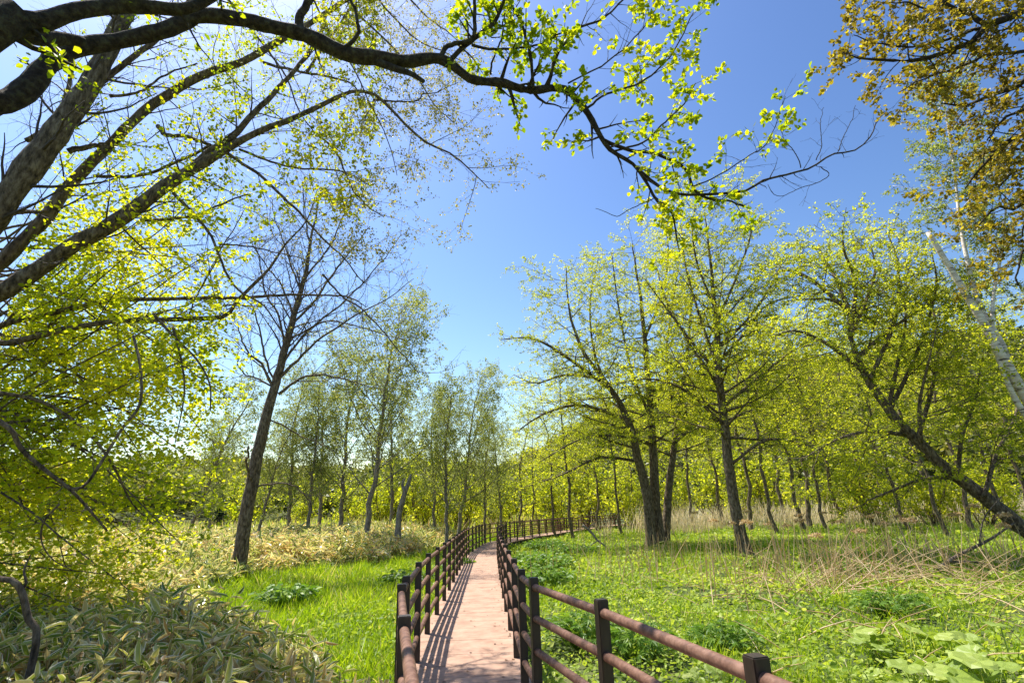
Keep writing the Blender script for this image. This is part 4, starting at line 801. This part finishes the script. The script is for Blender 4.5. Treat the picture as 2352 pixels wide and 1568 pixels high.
# ------------------------------------------------------------------ trees copied from a few grown kinds
def grown(name, h, kind, seed, wide=.25):
    p = Plant(name, (0, 0, 0), None, None, seed=seed); r = p.r
    if kind == 'alder':
        n = 26; t = np.linspace(0, 1, n); P = np.column_stack([np.cumsum(r.normal(0, .05, n)) + r.normal(0, .6) * t ** 2, np.cumsum(r.normal(0, .05, n)), t * h - .3])[None]
        R = (r.uniform(.0072, .0098) * h * (1 - t) ** .8 + .02 * np.exp(-t * 40) * h * .5 + .008)[None]; p.tube(P, R, 9)
        crown_on(p, P, R, M['leaf_yg'], .092, (lambda q: h * .34 * np.sin(np.clip((q - .15) / .85, .05, 1) * 2.6 + .35), 3.0, 1.4, 2.8, .7, 3.6), M['bark'], M['twig'], 16, .36, (.52, .28, .2), .5, T_DIA)
    elif kind == 'birch':
        n = 26; t = np.linspace(0, 1, n); P = np.column_stack([np.cumsum(r.normal(0, .05, n)) + r.normal(0, .8) * t ** 1.5, np.cumsum(r.normal(0, .05, n)), t * h - .3])[None]
        R = (.011 * h * (1 - t) ** .8 + .008)[None]; p.tube(P, R, 9)
        a, ar = sprout(P, R, 3.6, .22, (40, 10), lambda q: h * wide * np.sin(np.clip((q - .1) / .9, .05, 1) * 2.4 + .5), r, .5, .07, (0, 0, .01), 9, .35, .01); p.tube(a, ar, 5)
        c, cr = sprout(a, ar, 3.4, .12, (45, 12), 1.15, r, .4, .1, (0, 0, -.03), 7, .4, .006); p.tube(c, cr, 3, True)
        d, dr = sprout(c, cr, 4.5, .1, (45, 14), .5, r, .3, .12, (0, 0, -.06), 4, .5, .0045); p.tube(d, dr, 3, True)
        p.leaf(d, 16, .1, .08); p.leaf(c, 5, .3, .08)
        p.finish(M['bark_pale'], M['twig_grey'], M['leaf_birch'], .105, T_DIA, .8, (.5, .25, .22), None, .4, tscale=.8)
    elif kind == 'shrub':
        m = 9; n = 12; P = []; 
        for k in range(m):
            a = r.uniform(0, 6.28); s = r.uniform(.15, .45); t = np.linspace(0, 1, n)
            P.append(np.column_stack([np.cos(a) * s * h * t ** .8, np.sin(a) * s * h * t ** .8, t * h * r.uniform(.65, 1) - .15]))
        P = wiggle(np.array(P), r, .04); R = np.repeat(np.linspace(.03, .008, n)[None], m, 0); p.tube(P, R, 5)
        c, cr = sprout(P, R, 3.0, .15, (45, 12), 1.1, r, .4, .1, (0, 0, .03), 6, .5, .008); p.tube(c, cr, 3, True)
        d, dr = sprout(c, cr, 3.5, .15, (45, 12), .45, r, .3, .12, (0, 0, .02), 4, .5, .006); p.tube(d, dr, 3, True)
        p.leaf(d, 18, .1, .08); p.leaf(c, 4, .3, .08)
        p.finish(M['bark'], M['twig'], M['leaf_yg'], .12, T_DIA, .9, (.55, .25, .22), None, .2)
    return p.root

def put(proto, used, name, bx, d, ty, h0, label, group=None, rz=None, tx=None, cat="tree", r=np.random.default_rng(77), smax=None):
    """stand a copy at bearing bx, d metres off, tall enough to reach picture height ty"""
    x = at(bx, 1190, d)[0]; gz = float(ground_z(x, d)); top = at(bx, ty, d)[2]; s = (top - gz) / h0
    o = proto if not used else copy_tree(proto); used.append(o)
    if used[0] is not o: o.name = name
    lean = 0.0 if tx is None else math.atan2((tx - bx) / K * d, top - gz)
    place(o, (x, d, gz), r.uniform(0, 6.28) if rz is None else rz, s, label)
    if lean: o.rotation_mode = 'ZXY' if False else 'XYZ'; o.rotation_euler = (0, lean, 0) if rz is None else (0, lean, 0)
    o['category'] = cat
    if group: o['group'] = group
    return o

AL = [(grown("alder_tree", 10, 'alder', 201), [], 10), (grown("alder_tree", 11, 'alder', 202), [], 11), (grown("alder_tree", 9, 'alder', 203), [], 9)]
BI = [(grown("birch_tree", 11, 'birch', 211), [], 11), (grown("birch_tree", 12, 'birch', 212), [], 12), (grown("birch_tree", 12, 'birch', 213, .40), [], 12)]
SH = [(grown("shrub", 2.6, 'shrub', 221), [], 2.6), (grown("shrub", 2.2, 'shrub', 222), [], 2.2)]
G_AL = "slender alders in the wood behind the right clearing"; G_BI = "slim pale trees behind the bamboo grass"; G_SH = "yellow-green shrubs behind the railing and reeds"
birches = [(668, 33, 830, 660, "thin grey tree just right of the leaning trunk, left of a close pair of stems"), (706, 31, 860, 735, "thin grey tree whose stem leans right beside the leaning trunk's crown"), (785, 32, 790, 795, "straight slim tree second from the left under the tallest pale crown"),
           (838, 28, 690, 895, "tallest pale-crowned birch left of the walk, above the bamboo grass"), (1030, 30, 868, 1024, "straight birch rising behind the railing just left of the bend"), (1050, 33, 850, 1102, "white birch leaning right, its narrow crown tallest beside the gap of sky"),
           (1115, 36, 960, 1120, "small slim birch directly behind the bend of the railing"), (1152, 40, 935, 1150, "thin pole-like birch just right of the bend, half bare"), (1000, 38, 905, 985, "pale birch behind and between the tallest crown and the straight birch"), (735, 40, 850, 740, "faint grey-green birch farthest back left of the tallest pale crown"),
           (425, 30, 850, 555, "thin tree leaning far right at the left, its crown touching open sky"), (480, 46, 960, 500, "small pale tree behind the thin leaning one at the left"), (590, 30, 930, 655, "very thin tree leaning right close behind the dark leaning trunk"), (900, 42, 840, 905, "birch far behind the grey snag")]
for k, (bx, d, ty, tx, lab) in enumerate(birches):
    pr = BI[2 if k in (3, 5, 8) else k % 2]; put(pr[0], pr[1], "birch_tree", bx, d, ty, pr[2], lab, None, 1.0, tx)
alders = [(1272, 40, 860, 1268, "slender alder standing beyond the far railing, first right of the bend"), (1312, 36, 830, 1300, "dark-stemmed alder in front of the far railing beside the fallen pale branch"), (1368, 46, 900, 1372, "alder behind the far railing just right of the fallen branch"), (1424, 40, 850, 1415, "alder with a pale lower stem in front of the far railing's end"),
          (1225, 52, 960, 1230, "small alder behind the far railing above the bend's inner rail"), (1190, 46, 930, 1195, "thin alder right behind the bend of the walk"), (1590, 44, 800, 1600, "alder behind the three-stemmed one, at the tan reeds' left end"), (1660, 46, 820, 1640, "alder at the tan reeds behind the leaning single-trunked alder, to its left"),
          (1722, 38, 760, 1712, "alder trunk just right of the leaning single-trunked alder"), (1776, 34, 690, 1765, "straight thick alder between the leaning alder and the reeds"), (1840, 36, 720, 1812, "alder leaning slightly left, right of the straight thick one"), (1858, 40, 700, 1848, "slim straight alder beside the left-leaning one at the reeds"),
          (1890, 36, 740, 1912, "thin pale-stemmed tree leaning right among the alders"), (1932, 42, 720, 1885, "alder leaning left behind the thin pale stem"), (1985, 44, 690, 1975, "alder in the wood under the slanting tree's crown"), (2080, 33, 720, 2045, "alder with a pale stem below the slanting trunk"),
          (2165, 26, 760, 2110, "dark alder standing close in front of the slanting trunk's foot"), (2225, 31, 700, 2205, "alder behind the slanting trunk near the right edge"), (2310, 28, 660, 2290, "alder just inside the right edge behind the white birch"), (2040, 52, 740, 2040, "alder deep in the wood between the slanting trunk and the pale-stemmed one"),
          (1540, 56, 880, 1540, "alder far back seen between the stems of the three-stemmed alder"), (1460, 52, 900, 1455, "alder far back left of the three-stemmed alder"), (1800, 54, 760, 1800, "alder far back among the reeds"), (2140, 46, 700, 2140, "alder deep in the wood above the slanting trunk"), (2380, 34, 640, 2370, "alder cut by the right edge of the picture"),
          (1320, 58, 930, 1325, "alder far behind the railing in the middle of the wood")]
for k, (bx, d, ty, tx, lab) in enumerate(alders):
    pr = AL[k % 3]; put(pr[0], pr[1], "alder_tree", bx, d, ty, pr[2], lab, None, 1.0, tx)
rs = np.random.default_rng(9)
shr = [(690, 62), (820, 58), (880, 52), (930, 54), (975, 47), (1010, 52), (1060, 47), (1095, 55), (1135, 50), (1180, 56), (1235, 62), (1290, 50), (1350, 56), (1400, 62), (1450, 50), (1500, 60), (1560, 58), (1640, 62), (1700, 56), (1760, 60), (1830, 62), (1900, 52), (1960, 58), (2020, 40), (2080, 44), (2140, 36), (2200, 40), (2260, 34), (2320, 36), (560, 66)]
for k, (bx, d) in enumerate(shr):
    pr = SH[k % 2]; o = put(pr[0], pr[1], "shrub", bx, d, rs.uniform(1040, 1120), pr[2], "yellow-green shrub in the thicket behind the reeds and railing", G_SH, rs.uniform(0, 6), cat="shrub")
    o.rotation_euler = (0, 0, rs.uniform(0, 6)); 

# ------------------------------------------------------------------ single things on the ground
def snag():
    D = 27.0; b = at(914, 1205, D); b[2] = ground_z(b[0], b[1])
    p = Plant("dead_snag", b, "short bare grey dead trunk with a forked tip left of the walk", "dead tree", seed=301)
    p.tube(*path([('w', b[0], b[1], b[2] - .3, .2)] + [('o', x, y, D, w) for x, y, w in [(916, 1190, 13), (922, 1160, 13), (932, 1125, 11), (940, 1105, 9), (944, 1088, 4)]], 20), 9)
    p.tube(*path([('o', x, y, D, w) for x, y, w in [(930, 1130, 8), (924, 1112, 6), (930, 1098, 4)]], 10), 7)
    p.finish(M['bark_pale'], M['twig_grey'])
snag()

def conifer():
    D = 62.0; b = at(506, 1150, D); b[2] = ground_z(b[0], b[1]); h = 4.6
    p = Plant("conifer", b, "small dark conifer on the far meadow left of the leaning trunk", "conifer", seed=302); r = p.r
    t = np.linspace(0, 1, 12); p.tube((np.column_stack([t * 0, t * 0, t * h - .2]) + b)[None], (.09 * (1 - t) + .01)[None], 6)
    P = np.column_stack([np.full(12, b[0]), np.full(12, b[1]), b[2] + t * h])[None]
    a, ar = sprout(P, np.full((1, 12), .05), 16, .05, (95, 8), lambda q: 1.7 * (1 - q) + .1, r, .5, .04, (0, 0, -.03), 6, .3, .012); p.tube(a, ar, 3, True)
    p.leaf(a, 26, .05, .06)
    p.finish(M['bark_dark'], M['bark_dark'], M['leaf_dark'], .28, T_DIA, .4, (.5, .2, .2), None, .3)
conifer()

def fallen_branch():
    D = 26.0
    b = at(1400, 1250, D); b[2] = ground_z(b[0], b[1])
    p = Plant("fallen_branch", b, "pale forked fallen branch lying in the grass in front of the far railing", "branch", seed=303)
    p.tube(*path([('o', x, y, D, w) for x, y, w in [(1338, 1205, 6), (1358, 1222, 6), (1372, 1240, 5), (1388, 1252, 4)]] + [('w', *b, .02)], 18), 6)
    p.tube(*path([('o', x, y, D - .3, w) for x, y, w in [(1345, 1262, 2), (1368, 1244, 3), (1380, 1240, 3)]], 10), 5)
    p.tube(*path([('o', x, y, D, w) for x, y, w in [(1356, 1222, 4), (1352, 1212, 3), (1366, 1200, 2)]], 10), 5)
    p.finish(M['bark_pale'], M['twig_grey'])
    q = Plant("fallen_branch", ground_pt(2200, 1290), "long dark brown fallen branch leaning up through the dry stalks at the right", "branch", seed=304)
    for s in ([(2050, 1345, 13.5, 9), (2130, 1320, 13.8, 9), (2200, 1275, 14.2, 8), (2270, 1240, 14.6, 6), (2330, 1200, 15, 3)], [(2180, 1290, 14.1, 6), (2240, 1290, 14.4, 5), (2320, 1310, 14.6, 3)], [(2250, 1252, 14.5, 5), (2260, 1190, 14.6, 3), (2300, 1140, 14.8, 2)], [(2100, 1330, 13.7, 5), (2040, 1380, 13.3, 4), (1960, 1400, 12.8, 2)]):
        q.tube(*path([('o', x, y, d, w) for x, y, d, w in s], 18), 6)
    q.finish(M['bark'], M['twig'])
fallen_branch()

def round_leaf(segs=14):
    """a big heart-shaped leaf, slightly cupped, with a wavy rim"""
    v = [(0, 0, 0)]; e = [0.0]
    for ring, z in ((.45, .03), (.8, .07), (1.0, .02)):
        for k in range(segs):
            a = -math.pi / 2 + .28 + (2 * math.pi - .56) * k / (segs - 1)
            rr = ring * .5 * (1 + .08 * math.cos(a * 2))
            v.append((rr * math.cos(a), .18 + rr * math.sin(a) * 1.0, z + (.05 if ring == 1 else .02) * math.sin(a * 5))); e.append({.45: .75, .8: .25, 1.0: .7}[ring] * (1 if k % 2 else .6))
    f = [[0, 1 + k, 2 + k] for k in range(segs - 1)]
    for q in range(2):
        o = 1 + q * segs
        f += [[o + k, o + segs + k, o + segs + k + 1, o + k + 1] for k in range(segs - 1)]
    return (np.array(v), f), np.array(e)
RL, RLE = round_leaf()
def palm_leaf():
    """a five-fingered herb leaf"""
    v = [(0, 0, 0)]; f = []
    for a, L in ((-1.25, .62), (-.62, .85), (0, 1.0), (.62, .85), (1.25, .62)):
        s, c = math.sin(a), math.cos(a); i = len(v)
        for (w, l, z) in ((-.13, .5, .05), (0, 1, -.06), (.13, .5, .05)):
            v.append((L * (l * s + w * c), L * (l * c - w * s), z * L))
        f.append([0, i + 2, i + 1, i])
    return (np.array(v), f)
PALM = palm_leaf()

def rosette(name, pos, label, cat, n, hgt, spread, size, tmpl, edge, mat, seed, group=None, cup=.25):
    """a clump of long-stalked leaves"""
    r = np.random.default_rng(seed); pos = np.array(pos, float)
    root = empty(name, pos, label, cat, group)
    a = r.uniform(0, 6.28, n); rad = spread * np.sqrt(r.uniform(0.02, 1, n)); h = hgt * r.uniform(.55, 1.05, n) * (1 - .35 * (rad / spread) ** 2)
    tip = np.column_stack([np.cos(a) * rad, np.sin(a) * rad, h]); p0 = tip * np.array([.25, .25, 0]) - [0, 0, .05]
    g = Geo(); add_tubes(g, np.stack([p0, (p0 + tip) / 2 + [0, 0, .05], tip], 1), np.full((n, 3), .006 if size > .2 else .0035), 5)
    me = g.mesh("stems", True); me.attributes.new('tint', 'FLOAT', 'POINT').data.foreach_set('value', np.full(len(me.vertices), .6, np.float32))
    if edge is not None: me.attributes.new('edge', 'FLOAT', 'POINT')
    link("stems", me, mat, root)
    out = np.column_stack([np.cos(a), np.sin(a), np.zeros(n)])
    nv = nrm(np.array([0, 0, 1.0]) + out * cup * (rad / spread)[:, None] + r.normal(0, .34, (n, 3)))
    d = nrm(out + r.normal(0, .35, (n, 3))); d = nrm(d - (d * nv).sum(1, keepdims=True) * nv)
    scatter("leaves", tmpl, tip, np.stack([np.cross(d, nv), d, nv], 1), size * r.uniform(.6, 1.15, n), r.normal(.5, .22, n), mat, root, edge)
    return root

bb = [((4.55, 5.95), .34, .55, 9, "butterbur clump with the biggest pale round leaves, nearest the bottom right corner"), ((3.9, 6.0), .26, .42, 8, "butterbur clump with round leaves at the bottom edge, left of the biggest leaves"), ((5.3, 6.6), .40, .6, 9, "butterbur clump cut by the right edge near the bottom corner"), ((3.15, 5.7), .2, .4, 7, "small pale butterbur clump at the bottom edge right of the last railing post"),
      ((4.6, 7.2), .3, .5, 8, "butterbur clump behind the biggest round leaves"), ((2.1, 6.6), .22, .35, 6, "small butterbur clump seen just above the right railing's last rail")]
for k, ((x, y), h, sp, n, lab) in enumerate(bb):
    rosette("butterbur", (x, y, float(ground_z(x, y)) + .02), lab, "plant", n + 2, h * 1.1, sp, .33 if k not in (3, 5) else .2, RL, RLE, M['butterbur'], 400 + k, "butterbur clumps")
herbs = [((0.95, 8.6), .5, .6, 260, "dark leafy herb clump behind the right railing's second span, casting deep shade"), ((1.55, 7.9), .42, .5, 180, "lower leafy herb clump behind the right railing, right of the dark one"), ((0.75, 15.0), .55, .75, 320, "leafy bush against the right railing in the middle of the walk"), ((0.9, 18.4), .55, .9, 320, "leafy bush beyond the first along the right railing"), ((0.5, 21.5), .5, .8, 260, "leafy bush farthest along the right railing before the bend"),
         ((2.8, 8.3), .36, .5, 180, "dark green herb clump in the open ground above the last railing post"), ((-5.3, 13.2), .5, .7, 240, "rounded leafy herb alone in the left grass clearing"), ((-3.0, 15.6), .45, .6, 200, "leafy herb in the left clearing nearer the railing"), ((-2.1, 19.5), .45, .7, 220, "leafy herb against the left railing past the clearing"), ((2.4, 24.5), .55, 1.1, 300, "low leafy mound in the grass in front of the far railing"), ((1.2, 27.5), .6, 1.0, 300, "leafy mound at the inner side of the bend"), ((8.6, 14.8), .4, .7, 160, "leafy herb behind the tangle of dry stalks"), ((6.2, 5.9 + 4), .4, .6, 160, "leafy herb in front of the dry stalks"), ((10.6, 10.2), .5, .6, 140, "dark leafy herb at the right edge beside the dry stalks")]
for k, ((x, y), h, sp, n, lab) in enumerate(herbs):
    rosette("leafy_herb", (x, y, float(ground_z(x, y))), lab, "plant", n, h, sp, .13 if y < 12 else .15, PALM if y < 12 else T_LEAF, None, M['herb'], 430 + k, "leafy herb clumps")

def seed_heads():
    r = np.random.default_rng(61); n = 26
    for k in range(n):
        x, y = r.normal(11.5, 3.0), r.normal(18, 3.5)
        if y < 12.5: y = 25 - y
        z = float(ground_z(x, y)); h = r.uniform(1.0, 1.5)
        root = empty("dry_seed_head", (x, y, z), "dry brown umbrella seed head on a thin stalk in the right clearing", "plant", "dry umbrella seed heads standing in the right clearing")
        g = Geo(); t = np.array([r.normal(0, .1), r.normal(0, .1), h]); add_tubes(g, np.array([[[0, 0, -.1], t * .5 + r.normal(0, .02, 3), t]]), np.array([[.006, .005, .004]]), 4)
        me = g.mesh("stalk", True); me.attributes.new('tint', 'FLOAT', 'POINT'); link("stalk", me, M['straw'], root)
        m = 80; a = r.uniform(0, 6.28, m); rad = .16 * np.sqrt(r.uniform(0, 1, m)); p = t + np.column_stack([np.cos(a) * rad, np.sin(a) * rad, .10 - 2 * rad ** 2 + r.normal(0, .01, m)])
        scatter("flower_head", T_DIA, p, basis(r.normal(0, 1, (m, 3)), r, .5), r.uniform(.05, .085, m), r.normal(.35, .2, m), M['straw'], root)
seed_heads()

def cloud():
    import bmesh
    me = bpy.data.meshes.new("cloud"); bm = bmesh.new(); bmesh.ops.create_icosphere(bm, subdivisions=3, radius=1)
    for v in bm.verts: v.co *= 1 + .12 * math.sin(v.co.x * 5) * math.sin(v.co.y * 4 + 1)
    bm.to_mesh(me); bm.free(); me.shade_smooth()
    o = link("cloud", me, M['cloud']); o.location = tuple(at(1080, 519, 900)); o.scale = (4.5, 2, 1.3); o.rotation_euler = (0, -.25, 0)
    tag(o, kind='structure')
cloud()
print("faces", sum(len(o.data.polygons) for o in SC.objects if o.type == 'MESH'))

def leaf_litter():
    r = np.random.default_rng(71); n = 420
    u = r.uniform(2, 22, n); L = param(DECK_L, u); R = param(DECK_R, u); f = np.where(r.uniform(0, 1, n) < .7, np.abs(r.normal(0, .09, n)), r.uniform(0, 1, n)); f = np.where(r.uniform(0, 1, n) < .5, f, 1 - f)
    p = np.column_stack([L + (R - L) * f[:, None], np.full(n, .006)])
    o = scatter("leaf_litter", T_LEAF, p, basis(r.normal(0, 1, (n, 3)) * [1, 1, .05], r, 6, .6), r.uniform(.015, .05, n), r.normal(.4, .3, n), M['litter'])
    tag(o, "small dry leaf scraps lying along the edges of the boardwalk", "leaf litter", kind='stuff')
leaf_litter()
